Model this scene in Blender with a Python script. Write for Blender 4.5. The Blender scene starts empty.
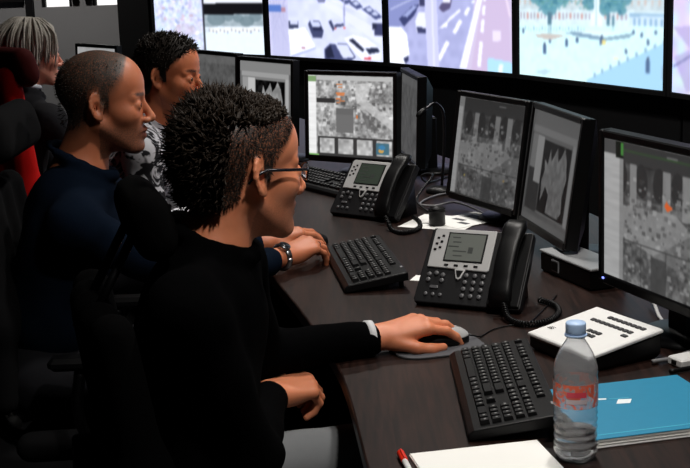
import bpy, math, random
import numpy as np
from mathutils import Vector, Matrix

random.seed(7)
scene = bpy.context.scene
COL = scene.collection
rad = math.radians

# ---------------------------------------------------------------- camera
CAM_H, PITCH, ROLL, FOCAL_PX = 1.56, .213, -.035, 1300.0
def make_camera():
    cd = bpy.data.cameras.new('camera'); co = bpy.data.objects.new('camera', cd); COL.objects.link(co)
    cd.sensor_width = 36.0; cd.lens = FOCAL_PX / 690 * 36.0; cd.clip_start = .05; cd.clip_end = 60
    fw = Vector((0, math.cos(PITCH), -math.sin(PITCH))); up0 = Vector((0, math.sin(PITCH), math.cos(PITCH))); rt0 = Vector((1, 0, 0))
    rt = rt0 * math.cos(ROLL) + up0 * math.sin(ROLL); up = -rt0 * math.sin(ROLL) + up0 * math.cos(ROLL)
    m = Matrix((rt, up, -fw)).transposed().to_4x4(); m.translation = (0, 0, CAM_H)
    co.matrix_world = m
    scene.camera = co
make_camera()

# ---------------------------------------------------------------- world, exposure
w = bpy.data.worlds.new('world'); scene.world = w; w.use_nodes = True
w.node_tree.nodes['Background'].inputs[0].default_value = (.01, .011, .013, 1)
w.node_tree.nodes['Background'].inputs[1].default_value = .3
scene.view_settings.view_transform = 'Standard'
scene.view_settings.look = 'None'
scene.view_settings.gamma = 1.0
scene.view_settings.use_curve_mapping = False
scene.view_settings.exposure = 0.0

# ceiling downlights (lamps over the desk, then one added to brighten the far wall): x, y, watts, spot half-angle
CEIL = 2.75
DOWNLIGHTS = [(.45, 1.35, 95, 60), (.55, 2.55, 80, 60), (.45, 3.75, 80, 60), (.1, 4.95, 80, 60), (-.5, 6.0, 60, 60), (-2.1, 8.7, 110, 60)]
SPOT_BLEND = .6
SCREEN_GAIN = 1.0

# ---------------------------------------------------------------- materials
def lin(c):
    c = np.asarray(c, float) / 255.0
    return np.where(c <= .04045, c / 12.92, ((c + .055) / 1.055) ** 2.4)
def L(r, g, b):
    v = lin((r, g, b)); return (float(v[0]), float(v[1]), float(v[2]), 1.0)
MATS = {}
def mat(name, col, rough=.5, metal=0.0, spec=.5, var=0.0, scale=40.0, bump=0.0, bscale=None, col2=None, **kw):
    """plain principled material; var / col2 mix a noise variation into the colour, bump adds fine relief"""
    if name in MATS: return MATS[name]
    m = bpy.data.materials.new(name); m.use_nodes = True; nt = m.node_tree; b = nt.nodes['Principled BSDF']
    b.inputs['Base Color'].default_value = col; b.inputs['Roughness'].default_value = rough; b.inputs['Metallic'].default_value = metal
    b.inputs['Specular IOR Level'].default_value = spec
    for k, v in kw.items(): b.inputs[k.replace('_', ' ')].default_value = v
    tc = nt.nodes.new('ShaderNodeTexCoord')
    if var or col2:
        n = nt.nodes.new('ShaderNodeTexNoise'); n.inputs['Scale'].default_value = scale; n.inputs['Detail'].default_value = 4
        nt.links.new(tc.outputs['Object'], n.inputs['Vector'])
        mx = nt.nodes.new('ShaderNodeMix'); mx.data_type = 'RGBA'
        mx.inputs[6].default_value = col
        mx.inputs[7].default_value = col2 if col2 else tuple(min(1, c * (1 + var)) for c in col[:3]) + (1,)
        nt.links.new(n.outputs['Fac'], mx.inputs[0]); nt.links.new(mx.outputs[2], b.inputs['Base Color'])
    if bump:
        n2 = nt.nodes.new('ShaderNodeTexNoise'); n2.inputs['Scale'].default_value = bscale or scale * 3; n2.inputs['Detail'].default_value = 3
        nt.links.new(tc.outputs['Object'], n2.inputs['Vector'])
        bp = nt.nodes.new('ShaderNodeBump'); bp.inputs['Strength'].default_value = bump; bp.inputs['Distance'].default_value = .002
        nt.links.new(n2.outputs['Fac'], bp.inputs['Height']); nt.links.new(bp.outputs['Normal'], b.inputs['Normal'])
    MATS[name] = m; return m

def emit_mat(name, col, strength):
    if name in MATS: return MATS[name]
    m = bpy.data.materials.new(name); m.use_nodes = True; b = m.node_tree.nodes['Principled BSDF']
    b.inputs['Base Color'].default_value = (.02, .02, .02, 1)
    b.inputs['Emission Color'].default_value = col; b.inputs['Emission Strength'].default_value = strength
    MATS[name] = m; return m

def screen_mat(name, gain):
    """a lit display: emits the picture stored as the panel's colours, under a slightly glossy face"""
    if name in MATS: return MATS[name]
    m = bpy.data.materials.new(name); m.use_nodes = True; nt = m.node_tree; b = nt.nodes['Principled BSDF']
    a = nt.nodes.new('ShaderNodeAttribute'); a.attribute_name = 'picture'
    b.inputs['Base Color'].default_value = (.01, .01, .012, 1); b.inputs['Roughness'].default_value = .35
    nt.links.new(a.outputs['Color'], b.inputs['Emission Color']); b.inputs['Emission Strength'].default_value = gain
    MATS[name] = m; return m

def wood_mat():
    m = bpy.data.materials.new('dark_wood'); m.use_nodes = True; nt = m.node_tree; b = nt.nodes['Principled BSDF']
    tc = nt.nodes.new('ShaderNodeTexCoord'); mp = nt.nodes.new('ShaderNodeMapping'); mp.inputs['Scale'].default_value = (34, 2.2, 34)
    mp.inputs['Rotation'].default_value = (0, 0, rad(8))
    n = nt.nodes.new('ShaderNodeTexNoise'); n.inputs['Scale'].default_value = 3.0; n.inputs['Detail'].default_value = 6; n.inputs['Distortion'].default_value = .6
    cr = nt.nodes.new('ShaderNodeValToRGB'); cr.color_ramp.elements[0].position = .35; cr.color_ramp.elements[1].position = .72
    cr.color_ramp.elements[0].color = (.006, .0026, .002, 1); cr.color_ramp.elements[1].color = (.026, .0115, .0085, 1)
    nt.links.new(tc.outputs['Object'], mp.inputs['Vector']); nt.links.new(mp.outputs['Vector'], n.inputs['Vector'])
    nt.links.new(n.outputs['Fac'], cr.inputs['Fac']); nt.links.new(cr.outputs['Color'], b.inputs['Base Color'])
    b.inputs['Roughness'].default_value = .42; b.inputs['Specular IOR Level'].default_value = .2
    MATS['dark_wood'] = m; return m

# ---------------------------------------------------------------- mesh helpers
class MB:
    """collects simple solids into one mesh"""
    def __init__(s): s.v = []; s.f = []; s.smooth = []
    def add(s, vs, fs, sm=False):
        o = len(s.v); s.v += [tuple(map(float, p)) for p in vs]; s.f += [tuple(i + o for i in f) for f in fs]; s.smooth += [sm] * len(fs); return s
    def box(s, c, d, M=None, ch=0.0):
        x, y, z = d[0] / 2, d[1] / 2, d[2] / 2
        if ch <= 0:
            vs = [Vector((sx * x, sy * y, sz * z)) for sz in (-1, 1) for sx, sy in ((-1, -1), (1, -1), (1, 1), (-1, 1))]
            fs = [(3, 2, 1, 0), (4, 5, 6, 7), (0, 1, 5, 4), (1, 2, 6, 5), (2, 3, 7, 6), (3, 0, 4, 7)]
        else:
            k = min(ch, x * .98, y * .98, z * .98)
            rings = []
            for (zz, ins) in ((-z, k), (-z + k, 0), (z - k, 0), (z, k)):
                a, b = x - ins, y - ins; q = k if ins == 0 else k * .6
                rings.append([(a - q, -b), (a, -b + q), (a, b - q), (a - q, b), (-a + q, b), (-a, b - q), (-a, -b + q), (-a + q, -b)])
            vs = [Vector((p[0], p[1], zz)) for r, zz in zip(rings, (-z, -z + k, z - k, z)) for p in r]
            fs = [tuple(range(7, -1, -1)), tuple(range(24, 32))]
            for r in range(3):
                for i in range(8): fs.append((r * 8 + i, r * 8 + (i + 1) % 8, (r + 1) * 8 + (i + 1) % 8, (r + 1) * 8 + i))
        c = Vector(c); vs = [(M @ p if M else p) + c for p in vs]
        return s.add(vs, fs)
    def tube(s, pts, r, n=8, cap=True, flat=1.0):
        """sweep a circle (radius r, or one radius for each point) along pts"""
        pts = [Vector(p) for p in pts]; rs = r if hasattr(r, '__len__') else [r] * len(pts)
        vs = []; ref = Vector((0, 0, 1))
        t0 = (pts[1] - pts[0]).normalized()
        if abs(t0.dot(ref)) > .95: ref = Vector((1, 0, 0))
        u = (ref - t0 * ref.dot(t0)).normalized()
        for i, p in enumerate(pts):
            t = (pts[min(i + 1, len(pts) - 1)] - pts[max(i - 1, 0)]).normalized()
            u = (u - t * u.dot(t)); u = u.normalized() if u.length > 1e-6 else Vector((1, 0, 0))
            b = t.cross(u)
            for k in range(n):
                a = 2 * math.pi * k / n
                vs.append(p + (u * math.cos(a) * flat + b * math.sin(a)) * rs[i])
        fs = []
        for i in range(len(pts) - 1):
            for k in range(n): fs.append((i * n + k, i * n + (k + 1) % n, (i + 1) * n + (k + 1) % n, (i + 1) * n + k))
        if cap: fs += [tuple(range(n - 1, -1, -1)), tuple(range((len(pts) - 1) * n, len(pts) * n))]
        return s.add(vs, fs, True)
    def lathe(s, prof, n=24, c=(0, 0, 0), fn=None):
        """prof: (radius, z) pairs, bottom to top"""
        vs = []
        for r, z in prof:
            for k in range(n):
                a = 2 * math.pi * k / n; rr = r * (fn(a, z) if fn else 1)
                vs.append((c[0] + rr * math.cos(a), c[1] + rr * math.sin(a), c[2] + z))
        fs = []
        for i in range(len(prof) - 1):
            for k in range(n): fs.append((i * n + k, i * n + (k + 1) % n, (i + 1) * n + (k + 1) % n, (i + 1) * n + k))
        if prof[0][0] > 1e-5: fs.append(tuple(range(n - 1, -1, -1)))
        if prof[-1][0] > 1e-5: fs.append(tuple(range((len(prof) - 1) * n, len(prof) * n)))
        return s.add(vs, fs, True)
    def prism(s, poly, z0, z1):
        n = len(poly); vs = [(p[0], p[1], z0) for p in poly] + [(p[0], p[1], z1) for p in poly]
        fs = [tuple(range(n - 1, -1, -1)), tuple(range(n, 2 * n))] + [(i, (i + 1) % n, n + (i + 1) % n, n + i) for i in range(n)]
        return s.add(vs, fs)
    def loft(s, rings, cap=True):
        n = len(rings[0]); vs = [p for r in rings for p in r]; fs = []
        for i in range(len(rings) - 1):
            for k in range(n): fs.append((i * n + k, i * n + (k + 1) % n, (i + 1) * n + (k + 1) % n, (i + 1) * n + k))
        if cap: fs += [tuple(range(n - 1, -1, -1)), tuple(range((len(rings) - 1) * n, len(rings) * n))]
        return s.add(vs, fs, True)
    def mesh(s, name):
        me = bpy.data.meshes.new(name); me.from_pydata(s.v, [], s.f); me.polygons.foreach_set('use_smooth', s.smooth); me.update(); return me
    def build(s, name, m, parent=None, bevel=0.0, seg=2, loc=None, rot=None):
        o = bpy.data.objects.new(name, s.mesh(name)); COL.objects.link(o)
        if m: o.data.materials.append(m)
        if parent: o.parent = parent
        if loc is not None: o.location = loc
        if rot is not None: o.rotation_euler = rot
        if bevel:
            md = o.modifiers.new('bevel', 'BEVEL'); md.width = bevel; md.segments = seg; md.limit_method = 'ANGLE'; md.angle_limit = rad(35)
        return o

def put(me, name, parent, loc, rot=None, scale=None):
    """another piece that shares mesh data"""
    o = bpy.data.objects.new(name, me); COL.objects.link(o); o.parent = parent; o.location = loc
    if rot is not None: o.rotation_euler = rot
    if scale is not None: o.scale = scale
    return o
def tag(o, label=None, cat=None, group=None, kind=None):
    if label: o['label'] = label
    if cat: o['category'] = cat
    if group: o['group'] = group
    if kind: o['kind'] = kind
    return o
def empty(name, loc, rz=0.0, label=None, cat=None, group=None):
    o = bpy.data.objects.new(name, None); COL.objects.link(o); o.empty_display_size = .05
    o.location = loc; o.rotation_euler = (0, 0, rz); return tag(o, label, cat, group)
def copy_tree(o, parent=None):
    c = o.copy(); COL.objects.link(c); c.parent = parent
    for ch in [x for x in COL.objects if x.parent == o]: copy_tree(ch, c)
    return c
def spline(pts, n=8):
    """Catmull-Rom through pts"""
    P = [Vector(p) for p in pts]; P = [P[0] * 2 - P[1]] + P + [P[-1] * 2 - P[-2]]; out = []
    for i in range(1, len(P) - 2):
        for k in range(n):
            t = k / n; a, b, c, d = P[i - 1], P[i], P[i + 1], P[i + 2]
            out.append(.5 * ((2 * b) + (c - a) * t + (2 * a - 5 * b + 4 * c - d) * t * t + (3 * b - a - 3 * c + d) * t ** 3))
    return out + [P[-2]]

# ---------------------------------------------------------------- smooth solids (signed distance fields meshed by surface nets)
def nrm(a): a = np.asarray(a, float); return a / np.linalg.norm(a)
def axis_pts(lo, hi, fine, coarse, zones):
    out = [lo]
    while out[-1] < hi:
        x = out[-1]; s = fine if any(a - .006 <= x <= b for a, b in zones) else coarse
        for a, b in zones:
            if x < a - .006 and x + s > a: s = max(fine, a - x)
        out.append(x + s)
    return np.array(out, np.float32)
class Field:
    def __init__(s): s.ops = []
    def ell(s, c, r, k=.01, R=None, sub=False): s.ops.append(('e', np.asarray(c, float), np.asarray(r, float), k, None if R is None else np.asarray(R, float), sub)); return s
    def cone(s, a, b, ra, rb, k=.01, sub=False): s.ops.append(('c', np.asarray(a, float), np.asarray(b, float), k, (ra, rb), sub)); return s
    def chain(s, pts, rs, k=.01, sub=False):
        for i in range(len(pts) - 1): s.cone(pts[i], pts[i + 1], rs[i], rs[i + 1], k, sub)
        return s
    def cut(s, fn): s.ops.append(('x', fn)); return s
    def bounds(s):
        lo = np.full(3, 1e9); hi = -lo
        for o in s.ops:
            if o[0] == 'e' and not o[5]: m = o[2].max() if o[4] is not None else o[2]; lo = np.minimum(lo, o[1] - m); hi = np.maximum(hi, o[1] + m)
            if o[0] == 'c' and not o[5]: m = max(o[4]); lo = np.minimum(lo, np.minimum(o[1], o[2]) - m); hi = np.maximum(hi, np.maximum(o[1], o[2]) + m)
        return lo - .02, hi + .02
    def mesh(s, name, fine=.006, coarse=None, zones=((), (), ())):
        lo, hi = s.bounds(); coarse = coarse or fine
        ax = [axis_pts(lo[i], hi[i], fine, coarse, zones[i]) for i in range(3)]
        F = np.full([len(a) for a in ax], .08, np.float32)
        for o in s.ops:
            if o[0] == 'x':
                X, Y, Z = np.meshgrid(*ax, indexing='ij'); np.maximum(F, o[1](X, Y, Z).astype(np.float32), out=F); continue
            k = o[3]; pad = k * 1.5 + coarse * 2.5
            if o[0] == 'e': m = np.full(3, o[2].max()) if o[4] is not None else o[2]; a, b = o[1] - m - pad, o[1] + m + pad
            else: m = max(o[4]); a, b = np.minimum(o[1], o[2]) - m - pad, np.maximum(o[1], o[2]) + m + pad
            sl = tuple(slice(max(0, np.searchsorted(ax[i], a[i]) - 1), np.searchsorted(ax[i], b[i]) + 1) for i in range(3))
            g = [ax[i][sl[i]] for i in range(3)]
            if min(len(q) for q in g) == 0: continue
            X = g[0][:, None, None] - np.float32(o[1][0]); Y = g[1][None, :, None] - np.float32(o[1][1]); Z = g[2][None, None, :] - np.float32(o[1][2])
            if o[0] == 'e':
                r = o[2].astype(np.float32)
                if o[4] is not None:
                    R = o[4].astype(np.float32); U = X * R[0, 0] + Y * R[1, 0] + Z * R[2, 0]; V = X * R[0, 1] + Y * R[1, 1] + Z * R[2, 1]; W = X * R[0, 2] + Y * R[1, 2] + Z * R[2, 2]
                else: U, V, W = X, Y, Z
                k0 = np.sqrt((U / r[0]) ** 2 + (V / r[1]) ** 2 + (W / r[2]) ** 2); k1 = np.sqrt((U / r[0] ** 2) ** 2 + (V / r[1] ** 2) ** 2 + (W / r[2] ** 2) ** 2)
                d = k0 * (k0 - 1) / np.maximum(k1, 1e-4)
            else:
                ba = (o[2] - o[1]).astype(np.float32); q = float(ba @ ba) + 1e-12
                t = np.clip((X * ba[0] + Y * ba[1] + Z * ba[2]) / q, 0, 1)
                d = np.sqrt((X - t * ba[0]) ** 2 + (Y - t * ba[1]) ** 2 + (Z - t * ba[2]) ** 2) - (o[4][0] + (o[4][1] - o[4][0]) * t)
            f = F[sl]; k = np.float32(max(k, 1e-4))
            if o[5]:
                h = np.clip(.5 + .5 * (f + d) / k, 0, 1); F[sl] = -d * (1 - h) + f * h + k * h * (1 - h)
            else:
                h = np.clip(.5 + .5 * (f - d) / k, 0, 1); F[sl] = f * (1 - h) + d * h - k * h * (1 - h)
        return nets(name, F, ax)
def nets(name, F, ax):
    S = F < 0
    c = S[:-1, :-1, :-1].astype(np.int8)
    for dx in (0, 1):
        for dy in (0, 1):
            for dz in (0, 1):
                if dx + dy + dz: c = c + S[dx:S.shape[0] - 1 + dx, dy:S.shape[1] - 1 + dy, dz:S.shape[2] - 1 + dz]
    I, J, K = np.nonzero((c > 0) & (c < 8)); n = len(I)
    idx = np.full(c.shape, -1, np.int32); idx[I, J, K] = np.arange(n)
    acc = np.zeros((n, 3)); cnt = np.zeros(n)
    for axis in range(3):
        oth = [a for a in range(3) if a != axis]
        for p in (0, 1):
            for q in (0, 1):
                o0 = [0, 0, 0]; o0[oth[0]] = p; o0[oth[1]] = q; o1 = list(o0); o1[axis] = 1
                a = F[I + o0[0], J + o0[1], K + o0[2]]; b = F[I + o1[0], J + o1[1], K + o1[2]]
                m = (a < 0) != (b < 0); t = np.where(m, a / np.where(a == b, 1, a - b), 0)
                P = np.stack([ax[0][I + o0[0]], ax[1][J + o0[1]], ax[2][K + o0[2]]], 1).astype(float)
                E = ax[axis]; ii = (I, J, K)[axis]
                P[:, axis] = E[ii] + t * (E[ii + 1] - E[ii])
                acc += P * m[:, None]; cnt += m
    V = acc / np.maximum(cnt, 1)[:, None]
    quads = []
    for axis in range(3):
        a = [slice(1, -1)] * 3; a[axis] = slice(0, -1); b = [slice(1, -1)] * 3; b[axis] = slice(1, None)
        A = S[tuple(a)]; B = S[tuple(b)]; off = [1, 1, 1]; off[axis] = 0
        for sgn in (0, 1):
            M = (A & ~B) if sgn == 0 else (~A & B)
            i, j, k = [x + o for x, o in zip(np.nonzero(M), off)]
            u, v = (axis + 1) % 3, (axis + 2) % 3
            def cell(du, dv):
                q = [i, j, k]; q[u] = q[u] - du; q[v] = q[v] - dv; return idx[q[0], q[1], q[2]]
            Q = np.stack([cell(1, 1), cell(0, 1), cell(0, 0), cell(1, 0)], 1)
            quads.append(Q if sgn == 0 else Q[:, ::-1])
    Q = np.concatenate(quads) if quads else np.zeros((0, 4), int); Q = Q[(Q >= 0).all(1)]
    me = bpy.data.meshes.new(name)
    me.vertices.add(n); me.vertices.foreach_set('co', V.astype(np.float32).ravel())
    me.loops.add(len(Q) * 4); me.loops.foreach_set('vertex_index', Q.astype(np.int32).ravel())
    me.polygons.add(len(Q)); me.polygons.foreach_set('loop_start', np.arange(0, len(Q) * 4, 4, dtype=np.int32))
    me.update(calc_edges=True); me.validate(); me.polygons.foreach_set('use_smooth', np.ones(len(me.polygons), bool)); me.update()
    return me
def obj(me, name, m, parent=None):
    o = bpy.data.objects.new(name, me); COL.objects.link(o); o.parent = parent
    if m: me.materials.append(m)
    return o
def vattr(me, name, vals):
    a = me.attributes.new(name, 'FLOAT', 'POINT'); a.data.foreach_set('value', np.asarray(vals, np.float32))
def vcos(me):
    a = np.empty(len(me.vertices) * 3, np.float32); me.vertices.foreach_get('co', a); return a.reshape(-1, 3)

# ---------------------------------------------------------------- pictures shown on the displays
class Canvas:
    def __init__(s, nx, ny, bg):
        s.a = np.zeros((ny, nx, 3)); s.a[:] = bg; s.nx, s.ny = nx, ny; s.soft = 1
        s.U, s.V = np.meshgrid((np.arange(nx)) / (nx - 1), (np.arange(ny)) / (ny - 1)); s.map = lambda x, y: (x, y)
    def fill(s, m, col, al=1.0): s.a[m] = s.a[m] * (1 - al) + np.array(col, float) * al
    def poly(s, pts, col, al=1.0):
        P = [s.map(*p) for p in pts]; ins = np.zeros(s.U.shape, bool)
        for (x0, y0), (x1, y1) in zip(P, P[1:] + P[:1]):
            if y0 == y1: continue
            ins ^= ((y0 > s.V) != (y1 > s.V)) & (s.U < (x1 - x0) * (s.V - y0) / (y1 - y0) + x0)
        s.fill(ins, col, al)
    def rect(s, x0, y0, x1, y1, col, al=1.0): s.poly([(x0, y0), (x1, y0), (x1, y1), (x0, y1)], col, al)
    def oval(s, x, y, rx, ry, col, al=1.0): s.poly([(x + rx * math.cos(t * .35), y + ry * math.sin(t * .35)) for t in range(18)], col, al)
    def line(s, p, q, w, col, al=1.0):
        dx, dy = q[0] - p[0], q[1] - p[1]; l = math.hypot(dx, dy); nx, ny = -dy / l * w / 2, dx / l * w / 2
        s.poly([(p[0] + nx, p[1] + ny), (q[0] + nx, q[1] + ny), (q[0] - nx, q[1] - ny), (p[0] - nx, p[1] - ny)], col, al)
    def noise(s, amt, cells, seed=0, region=None, mono=True):
        rs = np.random.RandomState(seed); g = rs.rand(cells[1] + 2, cells[0] + 2, 1 if mono else 3) * 2 - 1
        x = s.U * cells[0]; y = s.V * cells[1]; i = x.astype(int); j = y.astype(int); fx = (x - i)[..., None]; fy = (y - j)[..., None]
        fx = fx * fx * (3 - 2 * fx); fy = fy * fy * (3 - 2 * fy)
        n = (g[j, i] * (1 - fx) + g[j, i + 1] * fx) * (1 - fy) + (g[j + 1, i] * (1 - fx) + g[j + 1, i + 1] * fx) * fy
        if region is None: s.a += n * amt
        else:
            u0, v0, u1, v1 = region; m = (s.U >= u0) & (s.U <= u1) & (s.V >= v0) & (s.V <= v1); s.a[m] += (n * amt)[m] if mono is False else np.repeat(n, 3, 2)[m] * amt
    def panel(s, name, w, h, m, parent, loc, rot=None):
        """flat display panel w x h in its own XZ plane, facing -Y"""
        nx, ny = s.nx, s.ny
        X = (s.U - .5) * w; Z = (s.V - .5) * h; V = np.stack([X, np.zeros_like(X), Z], -1).reshape(-1, 3)
        i = (np.arange(ny - 1)[:, None] * nx + np.arange(nx - 1)[None]).ravel()
        Q = np.stack([i, i + 1, i + 1 + nx, i + nx], 1)
        me = bpy.data.meshes.new(name); me.vertices.add(len(V)); me.vertices.foreach_set('co', V.astype(np.float32).ravel())
        me.loops.add(len(Q) * 4); me.loops.foreach_set('vertex_index', Q.astype(np.int32).ravel()); me.polygons.add(len(Q))
        me.polygons.foreach_set('loop_start', np.arange(0, len(Q) * 4, 4, dtype=np.int32)); me.update(calc_edges=True)
        for _ in range(s.soft):                                    # the soft picture of a video camera
            p = np.pad(s.a, ((1, 1), (1, 1), (0, 0)), 'edge'); h_ = (p[:, :-2] + 2 * p[:, 1:-1] + p[:, 2:]) / 4; s.a = (h_[:-2] + 2 * h_[1:-1] + h_[2:]) / 4
        c = lin(np.clip(s.a, 0, 255)).reshape(-1, 3); at = me.attributes.new('picture', 'FLOAT_COLOR', 'POINT')
        at.data.foreach_set('color', np.concatenate([c, np.ones((len(c), 1))], 1).astype(np.float32).ravel())
        me.materials.append(m); o = bpy.data.objects.new(name, me); COL.objects.link(o); o.parent = parent; o.location = loc
        if rot is not None: o.rotation_euler = rot
        return o

# ================================================================ MATERIALS IN USE
BLACK_PL = mat('black_plastic', (.0032, .0032, .0036, 1), .38, spec=.22, bump=.08, bscale=900)
DARK_PL = mat('charcoal_plastic', (.008, .008, .009, 1), .45, spec=.25, bump=.1, bscale=900)
KEY_PL = mat('key_plastic', (.0045, .0045, .005, 1), .42, spec=.2)
GREY_PL = mat('grey_plastic', (.2, .2, .21, 1), .45)
SILVER_PL = mat('silver_plastic', L(172, 172, 172), .35, spec=.5, var=.05, scale=200)
WHITE_PL = mat('white_plastic', L(226, 226, 224), .45, var=.04, scale=60)
PAPER = mat('paper', L(238, 238, 234), .8, spec=.2, var=.03, scale=20)
INK = mat('printed_ink', L(70, 70, 74), .8)
RUBBER = mat('rubber', (.012, .012, .012, 1), .7)
CHROME = mat('chrome', (.6, .6, .6, 1), .2, 1.0)
STEEL = mat('dark_steel', (.06, .06, .065, 1), .35, 1.0)
CARPET = mat('carpet', (.012, .012, .013, 1), .95, spec=.1, var=.6, scale=300, bump=.4, bscale=600)
WALL_GREY = mat('grey_wall_paint', L(138, 138, 140), .8, spec=.2, var=.06, scale=6, bump=.06, bscale=200)
WALL_DARK = mat('dark_wall_paint', (.012, .012, .013, 1), .9, spec=.15, var=.2, scale=8)
CEIL_MAT = mat('ceiling_tile', (.05, .05, .05, 1), .9, spec=.1, var=.15, scale=30, bump=.2, bscale=200)
MATTE_BLACK = mat('matte_black_cladding', (.0045, .0045, .005, 1), .7, spec=.15, var=.2, scale=30)
WOOD = wood_mat()

# ================================================================ SETTING
X0, X1, Y0, Y1 = -4.2, 3.4, -1.6, 10.0
def struct(mb, name, m): return tag(mb.build(name, m), kind='structure')
struct(MB().box(((X0 + X1) / 2, (Y0 + Y1) / 2, -.05), (X1 - X0 + .4, Y1 - Y0 + .4, .1)), 'floor', CARPET)
struct(MB().box(((X0 + X1) / 2, (Y0 + Y1) / 2, CEIL + .05), (X1 - X0 + .4, Y1 - Y0 + .4, .1)), 'ceiling', CEIL_MAT)
struct(MB().box((X0 - .05, (Y0 + Y1) / 2, CEIL / 2), (.1, Y1 - Y0 + .4, CEIL)), 'wall_left', WALL_DARK)
struct(MB().box((X1 + .05, (Y0 + Y1) / 2, CEIL / 2), (.1, Y1 - Y0 + .4, CEIL)), 'wall_right', WALL_DARK)
struct(MB().box(((X0 + X1) / 2, Y0 - .05, CEIL / 2), (X1 - X0, .1, CEIL)), 'wall_front', WALL_DARK)
# far wall with two lit interior windows set in real openings
wb = MB()
WINS = [(-2.235, -2.005), (-1.85, -1.625)]; WZ0, WZ1 = 1.232, 2.05
xs = [X0] + [q for p in WINS for q in p] + [X1]
for a, b in zip(xs[0::2], xs[1::2]): wb.box(((a + b) / 2, Y1 + .06, CEIL / 2), (b - a, .12, CEIL))
for a, b in WINS:
    wb.box(((a + b) / 2, Y1 + .06, WZ0 / 2), (b - a, .12, WZ0)); wb.box(((a + b) / 2, Y1 + .06, (WZ1 + CEIL) / 2), (b - a, .12, CEIL - WZ1))
struct(wb, 'wall_back', WALL_GREY)
PANE = emit_mat('lit_frosted_pane', (1, .99, .97, 1), 1.15)
for i, (a, b) in enumerate(WINS):
    r = empty('window_%d' % (i + 1), ((a + b) / 2, Y1 + .05, WZ0)); tag(r, kind='structure')
    ww, hh = b - a, WZ1 - WZ0
    fr = MB()
    for x in (-ww / 2 + .012, ww / 2 - .012): fr.box((x, 0, hh / 2), (.024, .06, hh))
    fr.box((0, 0, hh - .012), (ww - .048, .06, .024))
    fr.build('window_frame', MATTE_BLACK, r)
    MB().box((0, .02, hh / 2), (ww - .05, .008, hh - .002)).build('pane', PANE, r)
    MB().box(((ww / 2 + .03) * (1 - 2 * i), -.075, hh / 2 + .05), (.05, .045, hh), None, .004).build('window_mullion', MATTE_BLACK, r)
struct(MB().box((-2.318, Y1 - .03, CEIL / 2), (.055, .06, CEIL)), 'trim_1', MATTE_BLACK)
struct(MB().box((-1.47, Y1 - .25, CEIL / 2), (.22, .5, CEIL)), 'trim_2', MATTE_BLACK)
struct(MB().box(((X0 - 1.6) / 2, Y1 - .01, .06), (-1.6 - X0, .02, .12)), 'baseboard_back', MATTE_BLACK)
nb = empty('notice_board', (-2.60, Y1 - .02, 1.30), 0, 'dark red board hung on the grey wall above the fair-haired person', 'notice board')
MB().box((0, 0, .3), (.44, .02, .6)).build('board', mat('dark_red_felt', L(74, 22, 16), .9, var=.3, scale=90), nb)
fr = MB()
for x in (-.23, .23): fr.box((x, -.004, .3), (.02, .03, .64))
for z in (-.01, .61): fr.box((0, -.004, z), (.44, .03, .02))
fr.build('frame', MATTE_BLACK, nb)

# ceiling downlights
def downlight(x, y, watts, half, k):
    r = empty('ceiling_downlight', (x, y, CEIL), 0, ['recessed ceiling downlight over the near end of the desk', 'recessed ceiling downlight over the water bottle', 'recessed ceiling downlight over the tilted monitors', 'recessed ceiling downlight over the paired monitors', 'recessed ceiling downlight at the far end of the desk', 'unseen ceiling downlight added to brighten the grey far wall'][k], 'ceiling light', 'downlights above the control desk')
    MB().lathe([(.075, -.006), (.095, -.008), (.1, 0), (.075, .0)], 28).build('trim_ring', WHITE_PL, r)
    MB().lathe([(.074, .035), (.074, -.003)], 24).build('reflector', CHROME, r)
    MB().lathe([(.0, -.002), (.07, -.001), (.07, .004), (0, .004)], 24).build('lens', emit_mat('lamp_lens', (1, .96, .9, 1), 12), r)
    ld = bpy.data.lights.new('downlight_lamp', 'SPOT'); ld.energy = watts; ld.spot_size = rad(half * 2); ld.spot_blend = SPOT_BLEND; ld.shadow_soft_size = .07; ld.color = (1, .955, .9)
    lo = bpy.data.objects.new('downlight_lamp', ld); COL.objects.link(lo); lo.parent = r; lo.location = (0, 0, -.03)
for k, a in enumerate(DOWNLIGHTS): downlight(*a, k)

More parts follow.
